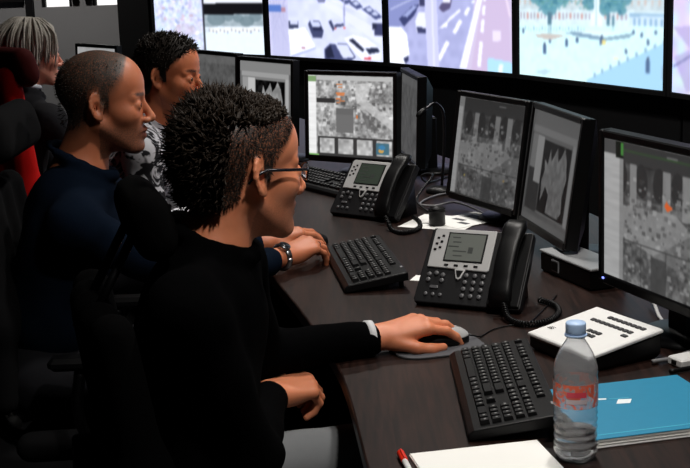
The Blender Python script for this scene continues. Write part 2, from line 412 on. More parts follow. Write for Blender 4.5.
# ================================================================ VIDEO WALL
VW = [(-1.237, 8.834), (-.431, 8.086), (.271, 7.239), (.862, 6.312), (1.349, 5.326), (1.74, 4.298)]
VZ, VW_H = .935, .64
WSCREEN = screen_mat('wall_display', 1.3)
def canvas_px(x0, x1, yb0, yb1, h0, h1, bg, n=(200, 114)):
    """canvas with drawing units: x from x0 to x1, y measured downward with the lower edge sloping from yb0 to yb1"""
    c = Canvas(n[0], n[1], bg)
    def mp(x, y):
        u = (x - x0) / (x1 - x0); return u, ((yb0 + (yb1 - yb0) * u) - y) / (h0 + (h1 - h0) * u)
    c.map = mp; c.soft = 2; return c
def pic_a():
    c = canvas_px(156, 266, 50, 55.5, 88, 96, (204, 212, 240))
    c.noise(9, (26, 20), 1, mono=False); c.noise(16, (60, 40), 2)
    for i in range(60): c.oval(random.uniform(158, 206), random.uniform(-30, 50), random.uniform(1, 3), random.uniform(.8, 2), random.choice([(160, 165, 205), (240, 240, 255), (205, 175, 185), (150, 170, 215)]), .6)
    c.oval(188, 30, 12, 7, (190, 170, 190), .4)
    c.rect(208, 15, 266, 60, (214, 226, 240)); c.rect(208, 15, 266, 27, (150, 165, 175)); c.noise(14, (40, 30), 3)
    for x, y, r in ((220, 19, 9), (232, 17, 6), (250, 22, 7), (258, 18, 6), (242, 19, 5)): c.oval(x, y, r, r * .8, (105, 125, 135), .75)
    c.rect(212, 28, 262, 33, (235, 232, 225), .7); c.rect(208, 33, 266, 60, (222, 236, 248), .8)
    for i in range(14): c.rect(212 + i * 3.7, 29 + i % 3, 213.2 + i * 3.7, 32 + i % 3, (130, 140, 165), .7)
    c.rect(207.5, 4, 266, 15, (14, 14, 18)); c.rect(207.5, -40, 266, 4, (225, 230, 240)); c.rect(206.6, -40, 208.2, 60, (30, 30, 40))
    return c
def pic_b():
    c = canvas_px(272.5, 385.5, 57, 63.5, 98, 109, (206, 212, 240)); c.noise(10, (20, 14), 4); S = .203
    def q(*p): return [(260 + x * S, y * S) for x, y in p]
    def R(x0, y0, x1, y1, col, al=1): c.poly(q((x0, y0), (x1, y0), (x1, y1), (x0, y1)), col, al)
    c.poly(q((60, -300), (160, -300), (165, 300), (60, 300)), (196, 196, 230)); R(75, 30, 160, 300, (178, 180, 216), .6)
    for i in range(30): c.line((260 + random.uniform(60, 160) * S, random.uniform(-20, 10)), (260 + random.uniform(60, 160) * S, random.uniform(10, 55)), .7, (170, 172, 210), .5)
    R(58, 32, 128, 66, (84, 116, 190)); R(128, 45, 150, 68, (170, 130, 150))
    c.poly(q((300, 0), (345, 0), (610, 160), (610, 230)), (222, 226, 248), .8); c.line((260 + 370 * S, 0), (260 + 600 * S, 100 * S), 1.2, (232, 234, 252), .8)
    c.poly(q((300, -20), (360, -20), (350, 20), (320, 20)), (120, 125, 165))
    for x, y in ((450, -5), (500, 20), (560, 50), (585, 70)): c.poly(q((x - 35, y), (x, y - 15), (x + 30, y + 20), (x, y + 32)), (72, 80, 125)); c.poly(q((x - 20, y), (x, y - 10), (x + 15, y + 8), (x - 5, y + 14)), (190, 198, 230))
    R(165, 110, 215, 150, (60, 66, 95)); R(172, 108, 210, 128, (200, 206, 236))                      # small car
    c.poly(q((160, 150), (248, 143), (298, 240), (170, 282)), (238, 242, 255)); c.poly(q((170, 282), (298, 240), (296, 250), (172, 292)), (170, 178, 215)); R(225, 241, 245, 249, (170, 120, 140))   # white van
    c.poly(q((262, 125), (275, 106), (320, 108), (340, 160), (330, 195), (285, 192)), (62, 68, 104)); c.poly(q((275, 110), (318, 112), (328, 138), (285, 140)), (196, 204, 236)); c.poly(q((283, 142), (330, 140), (334, 158), (290, 160)), (40, 44, 74))
    c.poly(q((358, 120), (380, 98), (425, 100), (450, 140), (445, 180), (405, 190), (372, 160)), (204, 210, 238)); c.poly(q((365, 112), (378, 105), (395, 150), (385, 160)), (58, 64, 100)); c.poly(q((392, 128), (436, 122), (440, 134), (396, 142)), (60, 66, 104)); R(392, 142, 402, 152, (220, 110, 110)); R(436, 138, 446, 148, (220, 110, 110))
    c.line((260 + 447 * S, -20), (260 + 440 * S, 130 * S), 1.4, (150, 155, 195))
    c.poly(q((340, 250), (370, 222), (450, 224), (490, 290), (470, 305), (340, 300)), (66, 72, 112)); c.poly(q((395, 226), (450, 228), (485, 290), (430, 296)), (208, 214, 240)); c.poly(q((345, 256), (372, 230), (388, 292), (348, 296)), (34, 38, 62))
    c.poly(q((435, 195), (480, 178), (540, 195), (606, 250), (604, 300), (520, 305), (470, 245)), (232, 236, 254)); c.poly(q((458, 204), (478, 196), (530, 250), (522, 264)), (38, 42, 66)); c.poly(q((534, 246), (590, 240), (602, 262), (552, 274)), (40, 46, 72)); R(528, 290, 560, 300, (205, 70, 80))
    R(578, 120, 640, 182, (58, 62, 98)); R(568, 120, 590, 150, (40, 44, 70))
    return c
def pic_c():
    c = canvas_px(390.5, 515.5, 64.5, 74.5, 109, 125, (166, 170, 214)); c.noise(8, (26, 16), 5); S = .1884
    def q(*p): return [(400 + x * S, y * S) for x, y in p]
    W = (236, 238, 254)
    c.poly(q((465, -300), (700, -300), (700, 420), (380, 420), (380, 370)), (200, 188, 218)); c.poly(q((470, 0), (590, 0), (605, 400), (400, 400)), (194, 174, 208), .6)
    c.poly(q((455, -120), (478, -120), (465, 0), (380, 375), (343, 372), (440, 0)), W)
    for a, b, w in (((398, 45), (378, 85), 18), ((355, 112), (318, 184), 20), ((285, 228), (232, 330), 22), ((425, 5), (415, 20), 12), ((480, -30), (476, 12), 13), ((474, 35), (470, 82), 14), ((468, 108), (462, 178), 15), ((458, 225), (445, 362), 17)): c.line(*[p for p in q(a, b)], w * S, W)
    c.line(*q((352, 58), (285, 118)), 12 * S, W); c.poly(q((290, 112), (280, 150), (232, 160)), W)
    R = lambda x0, y0, x1, y1, col, al=1: c.poly(q((x0, y0), (x1, y0), (x1, y1), (x0, y1)), col, al)
    c.poly(q((-60, -20), (150, -60), (110, 80), (40, 150), (-60, 150)), (130, 138, 190)); c.poly(q((10, 110), (90, 40), (130, 30), (100, 90), (40, 150)), (58, 64, 108)); c.poly(q((30, 95), (95, 40), (120, 42), (60, 100)), (150, 160, 208)); R(130, 0, 160, 40, (58, 60, 96)); c.line(*q((-40, 60), (120, -10)), 6 * S, (190, 196, 230))
    c.poly(q((105, 120), (125, 70), (175, 70), (185, 150), (170, 185), (112, 178)), (224, 228, 248)); c.poly(q((112, 150), (165, 158), (165, 186), (118, 182)), (58, 62, 100))
    c.poly(q((-60, 150), (20, 152), (55, 190), (68, 300), (40, 350), (-60, 350)), (240, 244, 255)); c.poly(q((30, 320), (62, 305), (62, 330), (42, 350)), (50, 54, 90))
    c.poly(q((238, 50), (265, 10), (310, 0), (300, 50), (262, 72)), (86, 80, 116)); R(262, 0, 300, 20, (232, 232, 246))
    c.poly(q((150, -300), (222, -300), (236, 400), (172, 400)), (196, 198, 236)); c.line(*q((196, -300), (208, 400)), 10 * S, (214, 216, 246))
    R(514, 168, 556, 222, (224, 214, 236)); c.poly(q((490, 312), (640, 345), (640, 420), (488, 400)), (168, 214, 240)); c.poly(q((545, 345), (565, 345), (560, 392), (540, 392)), (226, 238, 250)); c.line(*q((575, -40), (600, 90)), 10 * S, (222, 206, 228))
    return c
def pic_d():
    c = canvas_px(520.5, 668, 77.5, 92.5, 125, 147, (206, 236, 242)); S = .2464
    def q(*p): return [(520 + x * S, y * S) for x, y in p]
    R = lambda x0, y0, x1, y1, col, al=1: c.poly(q((x0, y0), (x1, y0), (x1, y1), (x0, y1)), col, al)
    R(-20, -400, 640, 112, (206, 226, 234)); R(-20, -60, 640, 50, (190, 206, 214)); c.noise(10, (50, 30), 6)
    for i in range(40):
        x = -10 + i * 16; R(x, 62, x + 7, 88, (150, 130, 150) if i % 3 else (190, 120, 115), .7)
    for i in range(26): R(i * 25, 5, i * 25 + 8, 30, (196, 170, 160), .6)
    R(470, 62, 610, 112, (198, 220, 238)); R(470, 60, 610, 72, (120, 160, 195), .7)
    for i in range(6): R(484 + i * 20, 80, 493 + i * 20, 112, (140, 175, 205))
    for x, y, rx, ry in ((140, 20, 62, 30), (90, 5, 40, 25), (185, 0, 50, 30), (140, 50, 34, 26), (318, 18, 34, 30), (400, 22, 46, 36), (430, 5, 50, 30), (375, 45, 24, 26), (440, 50, 20, 18), (255, -30, 60, 25)):
        c.oval(520 + x * S, y * S, rx * S, ry * S, (84, 142, 160), .85)
    rr = random.Random(5)
    for i in range(160):
        x, y = rr.choice([(140, 15), (400, 15), (318, 15), (180, 5)]); c.oval(520 + (x + rr.gauss(0, 32)) * S, (y + rr.gauss(0, 20)) * S, 7 * S, 5 * S, rr.choice([(60, 115, 140), (120, 172, 180), (96, 150, 150)]), .7)
    R(133, 60, 150, 155, (84, 120, 140)); R(384, 60, 396, 118, (90, 130, 150)); R(404, 70, 412, 130, (90, 130, 150))
    c.poly(q((330, -60), (352, -60), (352, 60), (365, 70), (366, 118), (318, 118), (320, 70), (332, 60)), (226, 242, 248)); c.line(*q((341, -60), (341, 115)), 5 * S, (180, 205, 220))
    R(-20, 112, 640, 420, (206, 240, 244), .75); c.noise(5, (40, 24), 8)
    for i in range(24): R(-10 + i * 13, 118 + i % 3 * 3, -6 + i * 13, 134 + i % 3 * 3, (126, 160, 185), .7)
    c.poly(q((75, 152), (130, 146), (215, 156), (150, 172), (90, 166)), (190, 184, 180)); c.poly(q((200, 142), (300, 140), (360, 160), (355, 172), (270, 158)), (120, 150, 175)); c.poly(q((360, 164), (440, 150), (490, 140), (470, 160), (380, 174)), (130, 160, 180)); c.poly(q((250, 138), (345, 132), (440, 140), (365, 158)), (216, 238, 244))
    c.poly(q((300, 330), (600, 165), (640, 150), (640, 420), (330, 420)), (160, 204, 234)); c.line(*q((300, 332), (640, 148)), 8 * S, (214, 240, 246))
    for i in range(9):
        x, y = 330 + i * 33, 318 - i * 17.5; R(x, y - 12, x + 9, y + 8, (140, 176, 200))
    for x, y, h, w in ((120, 208, 48, 16), (217, 184, 36, 14), (262, 172, 26, 13), (364, 172, 40, 16), (541, 272, 66, 17), (540, 178, 26, 10), (516, 146, 22, 9), (486, 136, 20, 9), (458, 216, 20, 9), (20, 136, 20, 8), (144, 178, 14, 8), (568, 136, 18, 8)):
        R(x - w / 2, y - h / 2 + h * .2, x + w / 2, y + h / 2, (80, 104, 140)); c.oval(520 + x * S, (y - h / 2 + h * .1) * S, w * .3 * S, h * .13 * S, (70, 84, 112))
    R(366, 172, 380, 190, (226, 212, 140)); c.poly(q((70, 305), (120, 292), (150, 302), (120, 320)), (170, 196, 212), .7); R(590, 270, 606, 330, (150, 180, 205))
    c.oval(520 + 420 * S, 246 * S, 12 * S, 10 * S, (228, 226, 190), .7)
    return c
def pic_e():
    c = canvas_px(675, 840, 96, 112, 149, 180, (206, 208, 240)); c.noise(18, (18, 12), 9, mono=False)
    for p in (((675, 30), (760, 20), (700, 60)), ((676, 60), (720, 40), (740, 90), (690, 95)), ((760, 0), (840, -20), (840, 60), (790, 40))): c.poly(list(p), (168, 160, 204), .7)
    c.line((676, 70), (760, 10), 2, (120, 120, 170)); c.line((700, 110), (830, 0), 3, (232, 232, 250)); c.oval(790, 70, 24, 14, (230, 236, 252)); c.oval(792, 64, 14, 6, (70, 76, 110))
    return c
WL = ['leftmost wall display showing split camera pictures beside the black post', 'large wall display showing cars and a white van on a street', 'large wall display showing road lanes with a pole and dashed lines', 'large wall display showing a pale square with trees and walkers', 'rightmost wall display, only its lavender left edge in view']
for i, fn in enumerate((pic_a, pic_b, pic_c, pic_d, pic_e)):
    (ax, ay), (bx, by) = VW[i], VW[i + 1]; rz = math.atan2(by - ay, bx - ax); wd = math.hypot(bx - ax, by - ay) - .004
    r = empty('wall_display', ((ax + bx) / 2, (ay + by) / 2, VZ), rz, WL[i], 'video screen', 'displays of the video wall')
    B = .024; fr = MB()
    for x in (-wd / 2 + B / 2, wd / 2 - B / 2): fr.box((x, 0, VW_H / 2), (B, .03, VW_H), None, .003)
    for z in (B / 2, VW_H - B / 2): fr.box((0, 0, z), (wd - 2 * B, .03, B), None, .003)
    fr.build('bezel', MATTE_BLACK, r)
    MB().box((0, .055, VW_H / 2), (wd - .03, .08, VW_H - .03), None, .01).build('back_shell', MATTE_BLACK, r)
    fn().panel('screen', wd - 2 * B, VW_H - 2 * B, WSCREEN, r, (0, -.004, VW_H / 2))
r = empty('video_wall_frame', (0, 0, 0), 0, 'matte black cladding and posts carrying the row of wall displays', 'display frame')
for i in range(5):
    (ax, ay), (bx, by) = VW[i], VW[i + 1]; rz = math.atan2(by - ay, bx - ax); M = Matrix.Rotation(rz, 3, 'Z'); wd = math.hypot(bx - ax, by - ay)
    n = M @ Vector((0, .09, 0))
    MB().box((0, 0, 0), (wd - .008, .05, VZ - .01), None, .004).build('lower_panel', MATTE_BLACK, r, loc=((ax + bx) / 2 + n.x, (ay + by) / 2 + n.y, (VZ - .01) / 2), rot=(0, 0, rz))
    MB().box((0, 0, 0), (wd - .008, .05, .35), None, .004).build('upper_panel', MATTE_BLACK, r, loc=((ax + bx) / 2 + n.x, (ay + by) / 2 + n.y, VZ + VW_H + .185), rot=(0, 0, rz))
for i, (x, y) in enumerate(VW):
    d = Vector((VW[min(i + 1, 5)][0] - VW[max(i - 1, 0)][0], VW[min(i + 1, 5)][1] - VW[max(i - 1, 0)][1], 0)).normalized(); n = Vector((-d.y, d.x, 0)) * .19
    MB().box((0, 0, .98), (.1, .12, 1.96), None, .006).build('post', MATTE_BLACK, r, loc=(x + n.x, y + n.y, 0), rot=(0, 0, math.atan2(d.y, d.x)))

# ================================================================ CONTROL DESK
DZ = .74
DF = [(.075, 1.0), (.06, 1.45), (.042, 1.75), (.019, 2.034), (-.018, 2.474), (-.094, 2.873), (-.17, 3.2), (-.28, 3.65), (-.42, 4.2), (-.6, 4.8), (-.85, 5.5), (-1.2, 6.3), (-1.55, 7.0)]
DB = [(1.06, 1.0), (1.05, 1.45), (1.04, 1.9), (1.01, 2.5), (.95, 3.0), (.87, 3.5), (.74, 4.1), (.57, 4.75), (.34, 5.4), (.05, 6.1), (-.35, 6.9), (-.85, 7.6)]
desk = empty('control_desk', (0, 0, 0), 0, 'long curved dark wooden control desk carrying the phones and keyboards', 'desk')
fs = [(p.x, p.y) for p in spline([(x, y, 0) for x, y in DF], 4)]; bs = [(p.x, p.y) for p in spline([(x, y, 0) for x, y in DB], 4)]
MB().prism((fs + bs[::-1])[::-1], DZ - .032, DZ).build('tabletop', WOOD, desk, bevel=.004)
off = lambda P, d: [(P[i][0] + d * (P[min(i + 1, len(P) - 1)][1] - P[max(i - 1, 0)][1]) / math.dist(P[min(i + 1, len(P) - 1)], P[max(i - 1, 0)]), P[i][1] - d * (P[min(i + 1, len(P) - 1)][0] - P[max(i - 1, 0)][0]) / math.dist(P[min(i + 1, len(P) - 1)], P[max(i - 1, 0)])) for i in range(len(P))]
bi = off(bs, -.08); bj = off(bs, -.1)
MB().prism((bj + bi[::-1])[::-1], .08, DZ - .033).build('modesty_panel', MATTE_BLACK, desk)
for k in (0, 2, 4, 6, 8, 11):
    f, b = Vector((*DF[min(k, 12)], 0)), Vector((*DB[min(k, 11)], 0)); d = (b - f).normalized(); c = f * .5 + b * .5
    MB().box((0, 0, 0), ((b - f).length - .22, .035, DZ - .035), None, .003).build('leg_panel', MATTE_BLACK, desk, loc=(c.x, c.y, (DZ - .035) / 2), rot=(0, 0, math.atan2(d.y, d.x)))

# ================================================================ DESKTOP MONITORS
DSCREEN = screen_mat('desk_display', 1.0)
def monitor(c, yaw, tilt, pic, label, w=.376, h=.301, led=False):
    """c: centre of the picture, yaw: heading of the screen normal, tilt: leaning back (degrees)"""
    r = empty('desktop_monitor', (c[0], c[1], DZ), rad(yaw + 90), label, 'monitor', 'monitors along the control desk')
    zc = c[2] - DZ; t = -rad(tilt); B = .017
    fr = MB(); W, H = w + 2 * B, h + 2 * B
    for x in (-W / 2 + B / 2, W / 2 - B / 2): fr.box((x, 0, 0), (B, .022, H), None, .003)
    fr.box((0, 0, H / 2 - B / 2), (W - 2 * B, .022, B), None, .003); fr.box((0, 0, -H / 2 + B / 2 - .003), (W - 2 * B, .022, B + .006), None, .003)
    fr.build('bezel', BLACK_PL, r, loc=(0, 0, zc), rot=(t, 0, 0))
    sh = MB()
    sh.loft([[(x * W / 2, .008, z * H / 2) for x, z in ((-1, -1), (1, -1), (1, 1), (-1, 1))], [(x * W / 2, .022, z * H / 2) for x, z in ((-1, -1), (1, -1), (1, 1), (-1, 1))], [(x * W * .36, .055, z * H * .36) for x, z in ((-1, -1), (1, -1), (1, 1), (-1, 1))]])
    sh.smooth = [False] * len(sh.smooth); sh.build('back_shell', BLACK_PL, r, loc=(0, 0, zc), rot=(t, 0, 0))
    pic.panel('screen', w, h, DSCREEN, r, Vector((0, 0, zc)) + Matrix.Rotation(t, 3, 'X') @ Vector((0, -.005, 0)), (t, 0, 0))
    MB().box((0, .075, zc / 2 + .005), (.075, .035, zc - .012), None, .006).build('stand_neck', BLACK_PL, r)
    MB().lathe([(.103, 0), (.105, .005), (.09, .015), (0, .019)], 28, (0, .085, 0)).build('stand_base', BLACK_PL, r)
    if led: MB().box((-w / 2 + .006, -.0115, -h / 2 - .0095), (.006, .003, .004)).build('power_light', emit_mat('blue_led', (.2, .25, 1, 1), 2.5), r, loc=(0, 0, zc), rot=(t, 0, 0))
    return r
def g(v): return (v, v, v)
def pic_plaza(seed, dark=1.0, side=.13):
    """grey camera picture of the square with a column of controls at its left"""
    c = Canvas(180, 144, g(112)); c.noise(26, (9, 8), seed); c.noise(26, (26, 22), seed + 1); c.noise(20, (54, 44), seed + 2)
    c.rect(side, .84, 1, 1, g(66)); c.rect(side, .62, 1, .84, g(84)); c.noise(22, (22, 18), seed + 3, (side, .55, 1, .86))
    for x in (.18, .38, .55, .72, .9): c.oval(x, .75, .06, .12, g(52), .9)
    for x in (.3, .62, .8): c.rect(x - .035, .55, x + .035, .86, g(168), .8)
    c.poly([(side, .32), (.5, .25), (.86, .48), (.7, .58), (side, .55)], g(172), .75); c.poly([(.5, .25), (.86, .48), (1, .5), (1, .3), (.75, .2)], g(135), .7)
    rr = random.Random(seed)
    for i in range(340): c.rect(*(lambda x, y, s: (x, y, x + s, y + s * .9))(rr.uniform(side, 1), rr.uniform(0, .8) ** 1.3, rr.uniform(.008, .04)), g(rr.choice((58, 80, 100, 150, 180, 205))), .5)
    c.rect(.48, .0, .62, .24, g(74), .8); c.line((side, .3), (1, .3), .008, g(70)); c.line((.62, 0), (.62, .3), .008, g(70)); c.line((.38, 0), (.38, .3), .008, g(70))
    c.rect(.62, .945, .72, .965, g(120)); c.rect(0, 0, side, 1, g(158)); c.rect(0, 0, side * .8, .9, g(198))
    c.noise(9, (8, 60), seed + 5, (0, 0, side, 1)); c.a *= dark; return c
def pic_m0():
    c = pic_plaza(31, .80, .2); c.rect(0, .9, .13, 1, g(70)); c.rect(.12, .88, .2, 1, (20, 24, 20)); c.rect(.17, .9, .2, .99, (64, 120, 56)); c.rect(.2, .935, 1, .945, (50, 78, 44), .7)
    c.poly([(.6, .62), (.62, .66), (.64, .64), (.68, .62), (.63, .59)], (206, 92, 44)); return c
def pic_m1l():
    c = pic_plaza(11, .68, .08); c.oval(.2, .2, .012, .012, (130, 118, 70)); c.oval(.8, .24, .015, .012, (120, 104, 70)); return c
def pic_window(dark, seed, wide=.0):
    """a pale desktop window holding a black field with a ragged grey shape"""
    c = Canvas(160, 128, g(86)); c.noise(7, (20, 16), seed); c.rect(0, .86, 1, 1, g(104)); c.rect(.03, .8, .95, .86, g(124)); c.rect(.05, .1, .95, .8, g(100)); c.rect(.05, .1, .3, .48, g(46)); c.rect(.05, .48, .3, .78, g(120)); c.rect(.16, .36, .3, .78, g(150))
    c.rect(.31, .12, .88, .76, g(8)); c.poly([(.36, .14), (.36, .28), (.34, .4), (.38, .5), (.36, .6), (.43, .56), (.46, .7), (.5, .6), (.55, .66), (.6, .74), (.64, .62), (.7, .68), (.74, .76), (.8, .66), (.84, .5), (.8, .34), (.82, .2), (.76, .14)], g(112)); c.noise(16, (30, 24), seed + 1, (.33, .14, .86, .76))
    c.poly([(.32, .13), (.5, .13), (.52, .3), (.44, .36), (.4, .28)], g(10)); c.rect(.89, .1, .95, .8, g(134)); c.rect(0, 0, 1, .06, g(100)); c.a *= dark; return c
def pic_m2l():
    c = Canvas(180, 144, g(150)); c.noise(34, (10, 8), 41); c.noise(34, (30, 26), 42); c.noise(22, (60, 48), 43)
    rr = random.Random(2)
    for i in range(150): c.rect(*(lambda x, y, s: (x, y, x + s, y + s))(rr.uniform(.1, 1), rr.uniform(.2, .92), rr.uniform(.01, .045)), g(rr.choice((60, 90, 130, 180, 215, 235))), .6)
    c.poly([(.55, .9), (.75, .92), (.7, .7), (.58, .66)], g(205), .6); c.poly([(.6, .66), (1, .34), (1, .46), (.68, .72)], g(186), .7); c.poly([(.62, .6), (.78, .42), (.84, .34), (.7, .36)], g(80), .6)
    c.rect(.1, .66, .32, .72, g(46)); c.rect(.1, .94, 1, 1, g(176)); c.rect(.33, .3, .54, .6, g(96)); c.rect(.33, .3, .54, .52, g(104))
    for x, y, a in ((.34, .885, .07), (.36, .85, .05), (.33, .775, .11), (.345, .755, .09), (.335, .705, .06), (.37, .68, .07), (.34, .66, .04)): c.rect(x, y, x + a, y + .016, (206, 118, 66), .85)
    c.rect(.575, .48, .59, .52, (210, 110, 50))
    for i in range(4):
        x = .11 + i * .225; c.rect(x, .0, x + .225, .24, g(52)); c.rect(x + .02, .03, x + .2, .22, g(170)); c.noise(38, (30, 26), 50 + i, (x + .02, .03, x + .2, .22))
    c.rect(.8, .05, .95, .19, (66, 104, 120)); c.oval(.86, .1, .03, .03, (190, 150, 80)); c.oval(.87, .14, .04, .03, (60, 120, 160))
    c.rect(0, 0, .09, 1, g(226)); c.noise(8, (6, 60), 60, (0, 0, .09, 1)); c.rect(0, .92, .09, .99, (120, 150, 104)); c.rect(0, 0, .12, .02, (110, 160, 90)); c.a *= 1.06; return c
def pic_dim(v, seed):
    c = Canvas(80, 64, g(v)); c.noise(9, (12, 10), seed); c.noise(12, (40, 32), seed + 1); c.rect(.0, .88, 1, 1, g(v + 22), .5); return c
MON = [((.639, 2.613, 1.0), -159.7, -.4, pic_m0(), 'monitor with camera mosaic and red mark at the right edge of the picture', .376, .301, True),
       ((.442, 3.902, .959), -155.2, 8.4, pic_m1l(), 'tilted monitor showing a grey square behind the front desk phone', .376, .301, False),
       ((.552, 3.39, .973), -170.6, 8.2, pic_window(.76, 21), 'tilted monitor with a black ragged window, right of the grey square monitor', .376, .301, False),
       ((.037, 4.808, .965), -124.3, 2.6, pic_m2l(), 'bright monitor with orange marks and a row of thumbnails behind the rear phone', .376, .301, False),
       ((.262, 4.86, .95), -173.8, 2.3, pic_dim(74, 71), 'monitor seen nearly edge-on beside the one with orange marks', .376, .301, False),
       ((-.542, 5.702, .992), -146.6, 3, pic_dim(84, 81), 'plain dark grey monitor behind the head of the man in profile', .376, .301, False),
       ((-.298, 5.229, .992), -144.1, 3, pic_window(1.25, 91), 'monitor with a pale window frame above the spiky-haired man', .376, .301, False),
       ((-1.22, 6.59, .985), -140, 3, pic_dim(150, 95), 'farthest monitor, its top corner showing above the shaven head', .376, .301, False)]
for a in MON: monitor(*a)

# ================================================================ KEYBOARDS
def key_layout():
    U = .0188; rows = []
    z0 = -.45 / 2 + .012
    def row(y, items):
        x = z0
        for wdt, gap in items: x += gap * U; rows.append((x + wdt * U / 2, y, wdt * U - .0032)); x += wdt * U
    N = [(1, .25), (1, 0), (1, 0)]
    row(.060, [(1, 0), (1, 1)] + [(1, 0)] * 3 + [(1, .5)] + [(1, 0)] * 3 + [(1, .5)] + [(1, 0)] * 3 + N)
    row(.034, [(1, 0)] * 13 + [(2, 0)] + N + [(1, .25)] + [(1, 0)] * 3)
    row(.0135, [(1.5, 0)] + [(1, 0)] * 12 + [(1.5, 0)] + N + [(1, .25)] + [(1, 0)] * 3)
    row(-.007, [(1.75, 0)] + [(1, 0)] * 11 + [(2.25, 0)] + [(1, 3.5)] + [(1, 0)] * 3)
    row(-.0275, [(1.25, 0)] + [(1, 0)] * 11 + [(2.75, 0)] + [(1, 1.25)] + [(1, 1.25)] + [(1, 0)] * 3)
    row(-.048, [(1.25, 0)] * 3 + [(6.25, 0)] + [(1.25, 0)] * 4 + [(1, .25), (1, 0), (1, 0)] + [(2, .25), (1, 0), (1, 0)])
    return rows
def keyboard(loc, rz, label, light=True):
    r = empty('keyboard', (loc[0], loc[1], DZ), rz, label, 'keyboard', 'keyboards on the control desk')
    t = rad(8.0); Wk, Dk = .45, .162
    b = MB()
    prof = [(-Dk / 2, 0), (Dk / 2, 0), (Dk / 2, .022), (.068, .022), (-Dk / 2 + .012, .0185), (-Dk / 2, .012)]
    rr = [[(x, y, z) for y, z in prof] for x in (-Wk / 2, Wk / 2)]
    b.loft(rr); b.smooth = [False] * len(b.smooth)
    base = b.build('case', BLACK_PL, r, bevel=.003, loc=(0, 0, .0125), rot=(t, 0, 0))
    k = MB()
    for x, y, wd in key_layout():
        k.loft([[(x + sx * wd / 2, y + sy * .0086, .0175) for sx, sy in ((-1, -1), (1, -1), (1, 1), (-1, 1))], [(x + sx * (wd / 2 - .002), y + sy * .0066, .0268) for sx, sy in ((-1, -1), (1, -1), (1, 1), (-1, 1))]])
    k.smooth = [False] * len(k.smooth)
    ko = k.build('keys', KEY_PL, r, loc=(0, 0, .0125), rot=(t, 0, 0)); ko['kind'] = 'stuff'
    lg = MB(); rs = random.Random(3)
    for x, y, wd in key_layout():
        if wd < .03: lg.box((x - .001, y + .001, .0270), (.0035 + rs.random() * .003, .0038, .0003))
    lo = lg.build('key_legends', mat('legend_print', L(120, 120, 120), .6), r, loc=(0, 0, .0125), rot=(t, 0, 0)); lo['kind'] = 'stuff'
    MB().box((.165, .0745, .0225), (.012, .006, .001)).build('indicator_label', GREY_PL, r, loc=(0, 0, .0125), rot=(t, 0, 0))
    for s in (-1, 1): MB().box((s * .19, .066, .0085), (.022, .008, .017)).build('foot', RUBBER, r)
    return r
keyboard((.2815, 2.306), -1.585, 'black keyboard lying beside the water bottle')
keyboard((.0475, 3.327), -1.447, 'black keyboard under the hands with the ring and watch')
keyboard((-.075, 4.60), -1.0, 'black keyboard half hidden left of the rear desk phone')

# ================================================================ DESK PHONES
LCD = mat('phone_lcd', L(104, 108, 104), .25)
LCD_DARK = mat('phone_lcd_dark', L(62, 72, 64), .25)
key_rd = MB().lathe([(.0062, 0), (.0062, .003), (.0045, .0045), (0, .0047)], 10).mesh('key'); key_rd.materials.append(mat('phone_key', (.075, .075, .08, 1), .4))
key_sq = MB().box((0, 0, .0016), (.0125, .0105, .0042), None, .0015).mesh('key'); key_sq.materials.append(MATS['phone_key'])
key_dk = MB().box((0, 0, .0014), (.011, .007, .003), None, .001).mesh('key'); key_dk.materials.append(BLACK_PL)
def coil(pts, n_per, r, wire, turns):
    path = spline(pts, n_per); out = []; m = len(path) - 1; N = turns * 9
    up = Vector((0, 0, 1))
    for i in range(N + 1):
        s = i / N * m; a = min(int(s), m - 1); p = path[a].lerp(path[a + 1], s - a); t = (path[a + 1] - path[a]).normalized()
        u = t.cross(up); u = u.normalized() if u.length > .05 else Vector((1, 0, 0)); b = u.cross(t)
        an = i / 9 * 2 * math.pi; out.append(p + u * math.cos(an) * r + b * math.sin(an) * r)
    return MB().tube(out, wire, 5)
